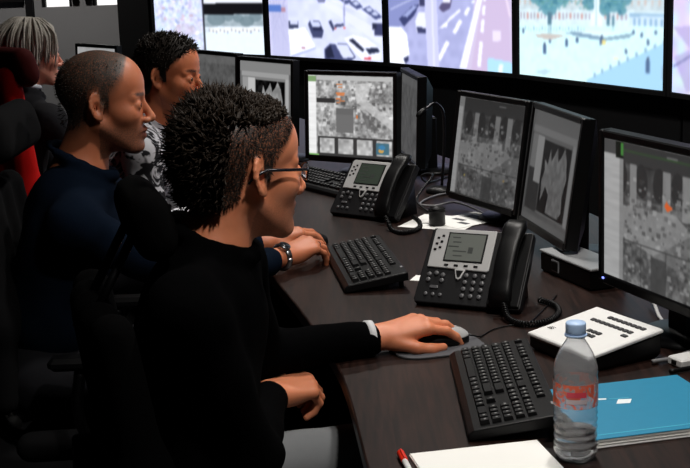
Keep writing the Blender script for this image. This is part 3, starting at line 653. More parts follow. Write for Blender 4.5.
def phone(loc, rz, label, lcd, cord):
    r = empty('desk_phone', (loc[0], loc[1], DZ), rz, label, 'phone', 'desk phones on the control desk')
    TH = rad(50); rot = (TH, 0, 0); Z0 = (0, .004, .012)
    W, H = .262, .198
    def part(mb, name, m, bevel=0.0, par=r): return mb.build(name, m, par, bevel=bevel, loc=Z0, rot=rot)
    body = MB(); outl = [(.004, 0), (W - .004, 0), (W, .004), (W, H * .6), (W - .004, H), (.012, H), (.006, H - .006), (0, .01)]
    body.prism(outl, -.022, 0); part(body, 'body', DARK_PL, .004)
    MB().loft([[(.03, .03, 0), (W - .03, .03, 0), (W - .03, .165, 0), (.03, .165, 0)], [(.03, .085, .08), (W - .03, .085, .08), (W - .03, .15, .11), (.03, .15, .11)]]).build('stand', BLACK_PL, r)
    sp = MB().prism([(.016, .092), (.166, .088), (.170, .092), (.170, H - .002), (.022, H - .002), (.016, H - .008)], 0, .005); part(sp, 'faceplate', SILVER_PL, .002)
    part(MB().prism([(.052, .108), (.150, .108), (.150, .186), (.052, .186)], .003, .0062), 'display_surround', BLACK_PL, .001)
    part(MB().prism([(.056, .112), (.146, .112), (.146, .182), (.056, .182)], .006, .0068), 'display', lcd)
    lc = MB(); rr = random.Random(4)
    for i in range(5): lc.box((.07 + rr.random() * .02, .172 - i * .012, .0069), (.018 + rr.random() * .02, .003, .0003))
    lc.box((.115, .14, .0069), (.012, .016, .0003)); part(lc, 'display_text', mat('lcd_text', L(48, 52, 50), .5))
    for i in range(3):
        for j in range(2): put(key_dk, 'line_key', r, Vector(Z0) + Matrix.Rotation(TH, 3, 'X') @ Vector((.026 + j * .011 + i * .0012, .138 + i * .0155 + j * .006, .004)), rot, (.62, .8, 1))
    for i in range(4): put(key_dk, 'soft_key', r, Vector(Z0) + Matrix.Rotation(TH, 3, 'X') @ Vector((.063 + i * .0245, .099, .004)), rot, (.95, .8, 1))
    nv = MB().prism([(.086, .09), (.094, .066), (.1, .062), (.106, .066), (.114, .09), (.1, .093)], 0, .006); part(nv, 'navigation_key', SILVER_PL, .0015)
    part(MB().prism([(.091, .086), (.0965, .07), (.1, .067), (.1035, .07), (.109, .086)], .006, .0068), 'navigation_pad', BLACK_PL)
    for j in range(4):
        for i in range(3): put(key_rd, 'number_key', r, Vector(Z0) + Matrix.Rotation(TH, 3, 'X') @ Vector((.118 + i * .021, .076 - j * .0175, 0)), rot)
    for j in range(2):
        for i in range(3):
            if (i, j) != (1, 1): put(key_rd, 'feature_key', r, Vector(Z0) + Matrix.Rotation(TH, 3, 'X') @ Vector((.026 + i * .017, .073 - j * .014 + (.004 if i == 1 else 0), 0)), rot)
    put(key_sq, 'volume_key', r, Vector(Z0) + Matrix.Rotation(TH, 3, 'X') @ Vector((.044, .041, 0)), rot, (1.7, .8, 1))
    for i in range(3): put(key_rd, 'mute_key', r, Vector(Z0) + Matrix.Rotation(TH, 3, 'X') @ Vector((.028 + i * .018, .022, 0)), rot, (.8, .8, .8))
    # handset resting in its cradle at the right
    part(MB().prism([(.182, .004), (W - .002, .004), (W - .002, H - .002), (.182, H - .002)], 0, .007), 'cradle', BLACK_PL, .003)
    rings = []
    for i in range(15):
        t = i / 14; v = -.006 + t * .222; e = abs(2 * t - 1)
        n0 = .008 + .03 * (1 - e ** 2.2) - (.0 if e < .8 else 0); th = .021 + .016 * max(0, (e - .55) / .45); wd = .0245 + .007 * max(0, (e - .5) / .5)
        if i in (0, 14): th *= .45; wd *= .7; n0 += .008
        if i in (1, 13): th *= .85; wd *= .93
        cx = .221
        rings.append([(cx + wd * (abs(math.cos(a)) ** .6) * math.copysign(1, math.cos(a)), v, n0 + th / 2 + th / 2 * (abs(math.sin(a)) ** .7) * math.copysign(1, math.sin(a))) for a in [2 * math.pi * k / 16 for k in range(16)]])
    h = part(MB().loft(rings), 'handset', BLACK_PL)
    inv = Matrix.Rotation(-rz, 3, 'Z')
    cp = [inv @ (Vector(p) - Vector((loc[0], loc[1], DZ))) for p in cord]
    coil(cp, 6, .0055, .0024, 46).build('coiled_cord', BLACK_PL, r)
    return r
phone((.152, 2.957), -.45, 'desk phone with silver faceplate nearest the hand on the mouse', LCD,
      [(.352, 2.83, .772), (.358, 2.79, .752), (.382, 2.755, .748), (.42, 2.755, .748), (.455, 2.785, .748), (.478, 2.84, .748), (.478, 2.9, .748), (.45, 2.95, .748)])
phone((-.052, 4.072), -.66, 'desk phone with dark screen in front of the bright thumbnail monitor', LCD_DARK,
      [(.125, 3.845, .775), (.14, 3.80, .747), (.165, 3.75, .747), (.2, 3.765, .747), (.225, 3.82, .747), (.228, 3.9, .747), (.215, 3.98, .747)])

# white key console at the right
cs = empty('intercom_console', (.502, 2.55, DZ), rad(-62), 'white console with rows of dark keys behind the water bottle', 'console'); cs.scale = (.87, .87, .95)
CW, CD = .232, .205
pts = lambda z0, z1, s: [(-CW / 2 + s, -CD / 2 + s, z0), (CW / 2 - s, -CD / 2 + s, z0), (CW / 2 - s, CD / 2 - s, z1), (-CW / 2 + s, CD / 2 - s, z1)]
b = MB().loft([pts(0, 0, .008), pts(.006, .012, .0), pts(.03, .056, .0)]); b.smooth = [False] * len(b.smooth); b.build('base', BLACK_PL, cs, bevel=.004)
b = MB().loft([pts(.0302, .0562, -.003), pts(.037, .063, -.003), pts(.0395, .0655, .002)]); b.smooth = [False] * len(b.smooth); b.build('top_cover', WHITE_PL, cs, bevel=.002)
ck = MB().box((0, 0, .001), (.0135, .0125, .004), None, .0015).mesh('key'); ck.materials.append(mat('console_key', (.03, .03, .032, 1), .4))
sl = math.atan2(.026, CD); topz = lambda y: .0395 + (y + CD / 2) / CD * .026
for row, (y, n, x0) in enumerate(((.072, 8, -.028), (.04, 9, -.052), (-.01, 3, -.004), (-.03, 3, -.004), (-.012, 1, -.03))):
    for i in range(n): put(ck, 'key', cs, (x0 + i * .0165, y, topz(y)), (sl, 0, 0))
put(ck, 'select_key', cs, (.085, .018, topz(.018)), (sl, 0, 0), (1.4, .9, 1))
gr = MB()
for i in range(3):
    for j in range(3): gr.lathe([(.0018, 0), (.0018, .0012), (0, .0013)], 6, (-.098 + i * .006, -.06 + j * .006, topz(-.055)))
gr.build('speaker_grille', DARK_PL, cs)

# ================================================================ MICE, MOUSE PAD
def mouse(loc, rz, label, silver=True):
    r = empty('computer_mouse', (loc[0], loc[1], loc[2]), rz, label, 'mouse', 'computer mice on the desk')
    f = Field().ell((0, 0, .006), (.056, .031, .03), .006).ell((.02, 0, .004), (.036, .029, .02), .01); f.cut(lambda X, Y, Z: -Z + .001)
    obj(f.mesh('shell', .0025), 'shell', BLACK_PL, r)
    for s in (-1, 1):
        fb = Field().ell((.0, 0, .0085), (.0565, .0315, .03), .004).ell((.02, 0, .0055), (.0375, .0298, .0208), .01); fb.cut(lambda X, Y, Z, s=s: np.maximum.reduce([.012 - X, .003 - Y * s, X - .054, .014 - Z]))
        obj(fb.mesh('button', .002), 'button', SILVER_PL if silver else DARK_PL, r)
    w_ = MB().lathe([(.0, -.003), (.009, -.003), (.009, .003), (.0, .003)], 16); w_.build('scroll_wheel', RUBBER, r, loc=(.033, 0, .023), rot=(rad(90), 0, 0))
    return r
mp = empty('mouse_pad', (.182, 2.64, DZ), rad(15), 'grey mouse pad under the hand and the mouse', 'mouse pad')
out = [(.1 * (abs(math.cos(a)) ** .5) * math.copysign(1, math.cos(a)), .085 * (abs(math.sin(a)) ** .5) * math.copysign(1, math.sin(a))) for a in [2 * math.pi * k / 40 for k in range(40)]]
MB().prism(out, .0005, .003).build('rubber_base', RUBBER, mp)
MB().prism([(x * .985, y * .985) for x, y in out], .003, .0046).build('cloth_surface', mat('pad_cloth', L(72, 72, 76), .85, var=.2, scale=200), mp, bevel=.001)
mouse((.2, 2.643, DZ + .005), rad(18), 'black and silver mouse held on the grey mouse pad', True)
mouse((-.105, 3.66, DZ), rad(20), 'dark mouse under the hand with the ring', False)
def cable(pts, rr_, m, name, label, cat='cable', n=8):
    o = MB().tube(spline(pts, n), rr_, 6).build(name, m); return tag(o, label, cat)
cable([(.252, 2.66, .756), (.266, 2.666, .752), (.285, 2.69, .7425), (.315, 2.735, .7425), (.352, 2.762, .7425), (.40, 2.78, .7425), (.44, 2.86, .7425), (.5, 3.0, .7425)], .0017, BLACK_PL, 'mouse_cable', 'thin black cable running from the mouse past the front phone')

# ================================================================ WATER BOTTLE
def clear_mat(name, col, ior, rough=.02):
    m = mat(name, col, rough, 0, .5); b = m.node_tree.nodes['Principled BSDF']; b.inputs['Transmission Weight'].default_value = 1.0; b.inputs['IOR'].default_value = ior; return m
PET = clear_mat('clear_plastic', (.97, .98, 1, 1), 1.28, .07); PET.node_tree.nodes['Principled BSDF'].inputs['Transmission Weight'].default_value = .86; WATER = clear_mat('water', (.96, .98, 1, 1), 1.33, 0)
BS = 1.07
bt = empty('water_bottle', (.364, 2.0, DZ), rad(-80), 'clear plastic water bottle with pale blue cap and orange label', 'bottle'); bt.scale = (BS, BS, BS)
ribs = lambda z: .0012 * math.sin(z * 520) if z < .075 else 0
prof = [(0, .006), (.012, .004), (.022, .0005), (.028, .002), (.0315, .009)] + [(.0325 + ribs(z / 1000), z / 1000) for z in range(14, 76, 3)] + [(.0322, .08), (.0335, .086), (.0335, .128), (.0325, .134), (.0335, .14), (.0325, .148), (.030, .158), (.026, .168), (.0205, .178), (.0155, .186), (.0132, .19), (.0132, .193), (.0162, .194), (.0162, .196), (.0125, .197), (.0125, .212)]
ped = lambda a, z: 1 + (.05 * math.cos(5 * a) if z < .006 else 0) + (.012 * math.cos(6 * a + z * 60) if .01 < z < .08 else 0)
bo = MB().lathe(prof, 40, fn=ped); bo.f = bo.f[:-1]; bo.smooth = bo.smooth[:-1]
o = bo.build('bottle_body', PET, bt); md = o.modifiers.new('wall', 'SOLIDIFY'); md.thickness = .0006; md.offset = -1
MB().lathe([(0, .0075), (.021, .006), (.0275, .006), (.0302, .012)] + [(.0312 + ribs(z / 1000), z / 1000) for z in range(16, 46, 3)] + [(.0312, .046), (0, .0462)], 40, fn=lambda a, z: ped(a, max(z, .012))).build('water', WATER, bt)
cp = MB().lathe([(.0148, .198), (.0152, .199), (.0152, .213), (.0142, .2152), (0, .2156)], 36, fn=lambda a, z: 1 + .018 * math.cos(18 * a) * (z < .2135)); cp.build('cap', mat('pale_blue_cap', L(176, 204, 240), .45), bt)
MB().lathe([(.0168, .1945), (.0168, .1972), (.0148, .1974)], 30).build('neck_ring', MATS['pale_blue_cap'], bt)
def label_mat():
    m = bpy.data.materials.new('bottle_label'); m.use_nodes = True; nt = m.node_tree; b = nt.nodes['Principled BSDF']; tc = nt.nodes.new('ShaderNodeTexCoord')
    n = nt.nodes.new('ShaderNodeTexNoise'); n.inputs['Scale'].default_value = 46; n.inputs['Detail'].default_value = 2; n.inputs['Distortion'].default_value = 2.2; nt.links.new(tc.outputs['Object'], n.inputs['Vector'])
    cr = nt.nodes.new('ShaderNodeValToRGB'); cr.color_ramp.interpolation = 'LINEAR'
    cr.color_ramp.elements[0].position = .46; cr.color_ramp.elements[0].color = (0, 0, 0, 1); cr.color_ramp.elements[1].position = .54; cr.color_ramp.elements[1].color = (1, 1, 1, 1)
    nt.links.new(n.outputs['Fac'], cr.inputs['Fac'])
    mx = nt.nodes.new('ShaderNodeMix'); mx.data_type = 'RGBA'; mx.inputs[6].default_value = L(226, 208, 206); mx.inputs[7].default_value = L(250, 112, 78)
    nt.links.new(cr.outputs['Color'], mx.inputs[0]); nt.links.new(mx.outputs[2], b.inputs['Base Color'])
    mr = nt.nodes.new('ShaderNodeMapRange'); mr.inputs['To Min'].default_value = .45; mr.inputs['To Max'].default_value = .95; nt.links.new(cr.outputs['Color'], mr.inputs['Value']); nt.links.new(mr.outputs[0], b.inputs['Alpha'])
    b.inputs['Roughness'].default_value = .4; return m
lb = MB().lathe([(.0339, .0885), (.0339, .126)], 40); lb.f = [f for f in lb.f if len(f) == 4]; lb.smooth = [True] * len(lb.f); lo = lb.build('label_band', label_mat(), bt)
pl = MB()
def arc(r_, a0, a1, z0, z1, n=8): pl.add([(r_ * math.cos(a0 + (a1 - a0) * i / n), r_ * math.sin(a0 + (a1 - a0) * i / n), z) for z in (z0, z1) for i in range(n + 1)], [(i, i + 1, n + 2 + i, n + 1 + i) for i in range(n)], True)
arc(.0343, rad(-42), rad(8), .107, .1155); pl.build('label_plate', mat('pink_print', L(236, 74, 92), .45), lo)
pl = MB(); arc(.0342, rad(-44), rad(10), .097, .104); pl.build('label_strip', mat('pale_print', L(214, 196, 200), .5), lo)

# ================================================================ PAPERS, BOOK, PEN
def sheet(name, loc, rz, w_, d_, label, cat, z=.0006, th=.0008, prints=()):
    r = empty(name, (loc[0], loc[1], DZ + z), rz, label, cat)
    MB().box((0, 0, th / 2), (w_, d_, th)).build('sheet', PAPER, r)
    for x, y, a, b_ in prints: MB().box((x, y, th + .0001), (a, b_, .0002)).build('print', INK, r)
    return r
np_ = empty('notepad', (.232, 1.895, DZ), rad(11), 'white notepad lying at the front edge beside the bottle', 'notepad')
MB().box((0, 0, .001), (.222, .312, .002)).build('back_card', mat('grey_card', L(150, 148, 142), .8), np_)
for i in range(3): MB().box((random.uniform(-.001, .001), random.uniform(-.001, .001), .0035 + i * .0012), (.22, .31, .001)).build('sheet', PAPER, np_, rot=(0, 0, rad(random.uniform(-.3, .3))))
pn = empty('pen', (.094, 1.925, DZ + .0065), rad(-82), 'red pen lying along the left edge of the notepad', 'pen')
RED = mat('red_plastic', L(226, 44, 22), .35)
pm = MB().tube([(-.075, 0, 0), (.045, 0, 0)], .0052, 12).build('barrel', WHITE_PL, pn)
MB().tube([(-.108, 0, 0), (-.106, 0, 0), (-.078, 0, 0), (-.068, 0, 0)], [.004, .0064, .0064, .006], 12).build('cap', RED, pn)
MB().box((-.086, 0, .0075), (.036, .003, .002), None, .0006).build('clip', RED, pn)
MB().tube([(.045, 0, 0), (.058, 0, 0)], [.0048, .001], 10).build('tip', CHROME, pn)
bk = empty('teal_book', (.405, 2.032, DZ), rad(13), 'teal covered book with white print at the right edge of the desk', 'book')
TEAL = mat('teal_cover', L(0, 122, 158), .5, var=.12, scale=50); bw, bd = .285, .262
MB().box((bw / 2, bd / 2, .0015), (bw, bd, .003), None, .001).build('back_cover', WHITE_PL, bk)
for i in range(6): MB().box((bw / 2 + random.uniform(-.001, .001) + .001, bd / 2 - .001 + random.uniform(-.001, .001), .0041 + i * .0018), (bw - .006, bd - .006, .0014)).build('page_block', PAPER, bk)
cv = MB().box((bw / 2 - .002, bd / 2 + .001, .0152), (bw - .002, bd - .002, .002), None, .0008).build('front_cover', TEAL, bk)
WP = mat('white_print', L(226, 236, 238), .6)
pr = MB().prism([(.105, .150), (.13, .146), (.142, .165), (.118, .17)], .0163, .0166).build('emblem', WP, cv); pr.location = (0, 0, 0)
MB().prism([(.07, .18), (.098, .176), (.1, .182), (.072, .187)], .0163, .0166).build('print_line', WP, cv)
MB().prism([(.104, .176), (.14, .172), (.14, .174), (.104, .178)], .0163, .0166).build('print_line', mat('teal_print', L(70, 180, 205), .6), cv)
MB().prism([(.004, .018), (bw - .01, .018), (bw - .01, .0205), (.004, .0205)], .0163, .0165).build('print_line', MATS['teal_print'], cv)
sheet('loose_paper', (.30, 3.905), rad(-28), .21, .20, 'white printed sheet behind the front desk phone', 'paper', .0006, .0008, [(.02, .05, .12, .012), (.03, .02, .1, .008), (.0, -.03, .11, .01)])
sheet('loose_paper', (.375, 3.925), rad(-52), .15, .21, 'white form with a dark box lying on the printed sheet', 'paper', .0018, .0008, [(.0, .05, .09, .035), (-.02, -.01, .05, .02), (.03, -.04, .04, .02)])
sheet('loose_paper', (.205, 3.215), rad(-20), .075, .055, 'small white paper slip peeking out left of the front phone', 'paper')
pt = empty('pen_pot', (.281, 3.865, DZ + .0032), 0, 'small black pot standing on the papers behind the phone', 'pot')
MB().lathe([(.022, 0), (.025, .002), (.025, .05), (.026, .052), (.023, .053), (.0225, .006), (0, .005)], 24).build('pot_body', BLACK_PL, pt)
MB().lathe([(.0235, .04), (.0262, .041), (.0262, .045), (.0235, .046)], 24).build('rim_band', DARK_PL, pt)

# ================================================================ SMALL DEVICES AND CABLES
jb = empty('docking_box', (.592, 3.168, DZ), rad(-70), 'black box with a light grey top behind the phone handset', 'device')
MB().box((0, 0, .025), (.25, .1, .048), None, .004).build('case', BLACK_PL, jb)
MB().box((0, .0, .0525), (.254, .104, .007), None, .002).build('lid', mat('light_grey_lid', L(150, 152, 154), .4), jb)
MB().box((-.045, -.051, .027), (.036, .003, .03), None, .0008).build('socket_frame', GREY_PL, jb)
MB().box((-.045, -.0525, .027), (.028, .003, .022)).build('socket', BLACK_PL, jb)
mc = empty('gooseneck_microphone', (.34, 4.42, DZ), 0, 'gooseneck microphone on a round base between the monitor pairs', 'microphone')
MB().lathe([(.055, 0), (.057, .006), (.05, .018), (.016, .024), (0, .025)], 28).build('base', BLACK_PL, mc)
MB().tube(spline([(0, 0, .02), (.008, 0, .12), (.012, 0, .22), (.006, -.01, .285), (-.022, -.03, .312), (-.052, -.045, .296)], 8), .005, 10).build('neck', STEEL, mc)
MB().tube([(-.05, -.044, .297), (-.06, -.049, .29), (-.078, -.058, .276), (-.084, -.061, .271)], [.007, .0105, .0105, .006], 12).build('capsule', BLACK_PL, mc)
WCAB = mat('white_cable', L(206, 206, 206), .5); GCAB = mat('grey_cable', L(120, 120, 122), .5)
cable([(.70, 2.90, .752), (.70, 2.86, .752), (.692, 2.78, .746), (.693, 2.70, .746), (.715, 2.61, .746), (.79, 2.53, .746)], .0042, WCAB, 'monitor_cable', 'white cable curving down from the right-hand monitor')
cable([(.60, 2.46, .748), (.66, 2.49, .745), (.70, 2.53, .745), (.80, 2.56, .745)], .0045, GCAB, 'console_cable', 'grey cable leaving the white console to the right')
cable([(.455, 3.92, .746), (.42, 4.06, .747), (.36, 4.15, .755), (.29, 4.12, .752), (.25, 4.2, .746), (.33, 4.35, .745), (.5, 4.4, .745)], .0035, GCAB, 'monitor_cable', 'grey cable looping behind the papers under the tilted monitor')
cable([(.27, 4.05, .745), (.24, 4.2, .76), (.3, 4.3, .82), (.27, 4.42, .80), (.31, 4.6, .745), (.45, 4.8, .745)], .004, BLACK_PL, 'monitor_cable', 'black cable tangled beside the rear desk phone')
cable([(.62, 2.40, .746), (.68, 2.42, .746), (.76, 2.415, .746), (.86, 2.45, .746)], .005, BLACK_PL, 'power_cable', 'thick black cable between the console and the teal book')
wbx = empty('adapter_box', (.672, 2.462, DZ), rad(25), 'small white adapter box above the teal book', 'adapter')
MB().box((0, 0, .009), (.07, .045, .017), None, .003).build('case', WHITE_PL, wbx); MB().box((-.036, 0, .009), (.004, .012, .008)).build('socket', BLACK_PL, wbx)
bb = empty('cardboard_box', (.80, 2.83, DZ), rad(-15), 'beige box under the right-hand monitor beside the white cable', 'box')
CARD = mat('beige_card', L(150, 138, 124), .8, var=.1, scale=30)
MB().box((0, 0, .035), (.14, .1, .068), None, .001).build('carton', CARD, bb); MB().box((0, -.0008, .0705), (.14, .1, .002)).build('flap', CARD, bb); MB().box((0, 0, .072), (.03, .1, .0006)).build('tape', mat('tape', L(170, 150, 110), .3), bb)

# ================================================================ OFFICE CHAIRS
BLACK_CLOTH = mat('black_upholstery', (.0015, .0015, .0016, 1), .95, spec=.03, var=.3, scale=120, bump=.2, bscale=500)
GREY_CLOTH = mat('charcoal_upholstery', (.006, .006, .0065, 1), .95, spec=.06, var=.3, scale=120, bump=.2, bscale=500)
RED_CLOTH = mat('red_upholstery', L(176, 10, 8), .85, spec=.15, var=.2, scale=150, bump=.2, bscale=500)
DRED_CLOTH = mat('dark_red_upholstery', L(58, 6, 6), .85, spec=.15, var=.2, scale=150, bump=.2, bscale=500)
def chair(loc, yaw, back_m, head_m, label, hx=-.26, dz=0.0, bx=-.26, arms=True, hw=.1, bz=None, ax=0.0, az=.675, bw=1.0):
    r = empty('office_chair', (loc[0], loc[1], 0), rad(yaw), label, 'chair', 'office chairs along the control desk')
    f = Field()
    for y in (-.17, -.085, 0, .085, .17): f.cone((-.2, y, .44), (.2, y * .92, .445), .036, .034, .06)
    obj(f.mesh('seat', .012), 'seat', back_m, r)
    bz = dz if bz is None else bz; f = Field()
    for y in (-.17, -.085, 0, .085, .17):
        y = y * bw; xo = bx + .55 * y * y; f.chain([(xo + .03, y, .56 + bz * .3), (xo + .035, y * 1.03, .75 + bz * .5), (xo, y * .98, 1.02 + bz)], (.036, .04, .036), .05)
    obj(f.mesh('backrest', .012), 'backrest', back_m, r)
    f = Field().cone((hx + .012, -hw, 1.15 + dz), (hx + .012, hw, 1.15 + dz), .036, .036, .03).cone((hx, -hw * .98, 1.2 + dz), (hx, hw * .98, 1.2 + dz), .036, .036, .04)
    obj(f.mesh('headrest', .01), 'headrest', head_m, r)
    for s in (-1, 1): MB().tube([(bx - .025, s * .05, .98 + dz), (hx - .02, s * .05, 1.16 + dz)], .008, 8).build('headrest_post', STEEL, r)
    MB().tube(spline([(-.05, 0, .395), (bx + .03, 0, .40), (bx - .035, 0, .5), (bx - .03, 0, .75)], 6), [.022] * 19, 10).build('back_bracket', BLACK_PL, r)
    if arms:
        for s in (-1, 1):
            a = MB().box((ax, s * .262, az), (.24, .055, .03), None, .01).build('armrest', BLACK_PL, r)
            MB().tube(spline([(ax - .05, s * .262, az - .013), (ax - .06, s * .27, .55), (-.02, s * .25, .43), (0, s * .18, .405)], 6), .014, 8).build('arm_post', STEEL, a)
    MB().lathe([(.05, .38), (.06, .395), (.06, .405), (0, .406)], 20).build('seat_plate', STEEL, r)
    MB().lathe([(.032, .1), (.032, .22), (.018, .222), (.018, .39)], 18).build('gas_column', STEEL, r)
    for k in range(5):
        a = 2 * math.pi * k / 5 + .3; d = Vector((math.cos(a), math.sin(a), 0))
        lg = MB().tube([d * .02 + Vector((0, 0, .115)), d * .15 + Vector((0, 0, .11)), d * .29 + Vector((0, 0, .08))], [.026, .022, .015], 8).build('leg', BLACK_PL, r)
        M = Matrix.Rotation(a, 3, 'Z'); c = MB()
        for s in (-1, 1): c.tube([d * .29 + M @ Vector((0, s * .006, .03)), d * .29 + M @ Vector((0, s * .024, .03))], .0295, 14)
        c.tube([d * .29 + Vector((0, 0, .03)), d * .29 + Vector((0, 0, .08))], .008, 8); c.build('caster', RUBBER, lg)
    return r

# ================================================================ PEOPLE
def skin_mat(name, skin, hair):
    m = bpy.data.materials.new(name); m.use_nodes = True; nt = m.node_tree; b = nt.nodes['Principled BSDF']; lk = nt.links.new
    tc = nt.nodes.new('ShaderNodeTexCoord'); n = nt.nodes.new('ShaderNodeTexNoise'); n.inputs['Scale'].default_value = 35; n.inputs['Detail'].default_value = 3; lk(tc.outputs['Object'], n.inputs['Vector'])
    a = nt.nodes.new('ShaderNodeMix'); a.data_type = 'RGBA'; a.inputs[6].default_value = skin; a.inputs[7].default_value = (skin[0] * .82, skin[1] * .66, skin[2] * .6, 1); lk(n.outputs['Fac'], a.inputs[0])
    li = nt.nodes.new('ShaderNodeAttribute'); li.attribute_name = 'lip'; c = nt.nodes.new('ShaderNodeMix'); c.data_type = 'RGBA'; c.inputs[7].default_value = (skin[0] * .7, skin[1] * .4, skin[2] * .42, 1)
    lk(li.outputs['Fac'], c.inputs[0]); lk(a.outputs[2], c.inputs[6])
    hm = nt.nodes.new('ShaderNodeAttribute'); hm.attribute_name = 'stubble'; n2 = nt.nodes.new('ShaderNodeTexNoise'); n2.inputs['Scale'].default_value = 330; n2.inputs['Detail'].default_value = 2; lk(tc.outputs['Object'], n2.inputs['Vector'])
    mp = nt.nodes.new('ShaderNodeMath'); mp.operation = 'MULTIPLY_ADD'; mp.inputs[1].default_value = 1.5; mp.inputs[2].default_value = -.25; lk(n2.outputs['Fac'], mp.inputs[0])
    ad = nt.nodes.new('ShaderNodeMath'); ad.operation = 'MULTIPLY'; ad.use_clamp = True; lk(hm.outputs['Fac'], ad.inputs[0]); ad2 = nt.nodes.new('ShaderNodeMath'); ad2.operation = 'ADD'; ad2.inputs[1].default_value = .45; lk(mp.outputs[0], ad2.inputs[0]); lk(ad2.outputs[0], ad.inputs[1])
    d = nt.nodes.new('ShaderNodeMix'); d.data_type = 'RGBA'; d.inputs[7].default_value = hair; lk(ad.outputs[0], d.inputs[0]); lk(c.outputs[2], d.inputs[6]); lk(d.outputs[2], b.inputs['Base Color'])
    b.inputs['Roughness'].default_value = .48; b.inputs['Specular IOR Level'].default_value = .4
    b.inputs['Subsurface Weight'].default_value = .12; b.inputs['Subsurface Radius'].default_value = (1, .3, .15); b.inputs['Subsurface Scale'].default_value = .006
    bn = nt.nodes.new('ShaderNodeTexNoise'); bn.inputs['Scale'].default_value = 420; lk(tc.outputs['Object'], bn.inputs['Vector']); bp = nt.nodes.new('ShaderNodeBump'); bp.inputs['Strength'].default_value = .12; bp.inputs['Distance'].default_value = .001; lk(bn.outputs['Fac'], bp.inputs['Height']); lk(bp.outputs['Normal'], b.inputs['Normal'])
    return m
def rot_m(yaw, pitch=0, roll=0):
    """columns: forward, left, up; pitch looks down, roll leans to the left ear"""
    R = Matrix.Rotation(rad(yaw), 3, 'Z') @ Matrix.Rotation(rad(pitch), 3, 'Y') @ Matrix.Rotation(rad(-roll), 3, 'X')
    return np.array(R)
def head_ops(F, O, R, sc=1.0, jaw=1.0):
    P = lambda x, y, z: O + R @ (np.array([x, y, z]) * sc)
    E = lambda c, r, k=.01, sub=False, Q=None: F.ell(P(*c), np.array(r) * sc, k * sc, R if Q is None else R @ Q, sub)
    C = lambda a, b, ra, rb, k=.01, sub=False: F.cone(P(*a), P(*b), ra * sc, rb * sc, k * sc, sub)
    E((-.012, 0, .036), (.1, .077, .084)); E((.03, 0, .044), (.058, .064, .062), .02); E((.038, 0, -.028), (.052, .060, .07), .02); E((.04, 0, -.07), (.05, .046 * jaw, .045), .02)
    E((.079, 0, -.101), (.016, .021, .016), .018)
    for s in (-1, 1):
        C((-.004, s * .054 * jaw, -.048), (.066, s * .022, -.1), .014, .013, .022); E((.055, s * .044, -.022), (.022, .016, .015), .03)
        C((.082, s * .012, .021), (.069, s * .046, .017), .0095, .008, .012); E((.1, s * .033, 0), (.018, .019, .0115), .012, True); E((.0765, s * .033, -.0015), (.0145, .017, .013), .004); E((.093, s * .033, -.0015), (.0085, .0125, .0032), .002, True)
    C((.087, 0, .007), (.1085, 0, -.029), .0065, .0095, .009); E((.109, 0, -.034), (.0105, .0105, .0095), .006)
    for s in (-1, 1): E((.098, s * .0125, -.0385), (.0115, .0075, .0075), .005)
    for s in (-1, 1):
        C((.082, s * .023, -.0672), (.0945, s * .004, -.0605), .0045, .0064, .006); C((.081, s * .02, -.0715), (.0915, s * .003, -.0757), .0045, .0072, .006); C((.086, s * .026, -.0688), (.101, 0, -.0678), .0016, .0018, .003, True)
    for s in (-1, 1):      # ears: thin flange, rim, bowl, lobe
        a = nrm((-.2, 0, .98)); b = np.array((-.82, s * .56, -.14)); b = nrm(b - a * (a @ b)); n = np.cross(a, b)
        Q = np.stack([b, n, a], 1); c = np.array((.0, s * .0725, -.002)) + b * .011
        E(c, (.0165, .0052, .030), .006, False, Q)
        rim = [c + b * .0165 * math.cos(t) * (1 if math.sin(t) > -.2 else .8) + a * .0295 * math.sin(t) for t in np.linspace(-1.2, 2.7, 10)]
        for p, q in zip(rim, rim[1:]): C(p, q, .0036, .0036, .003)
        E(c - b * .002 - a * .003 + np.array((0, s * .005, 0)), (.009, .006, .014), .004, True, Q); E(c - a * .026 - b * .004, (.0075, .0045, .009), .004, False, Q)
        E(c - b * .012 - a * .003, (.005, .005, .008), .004)
    return P
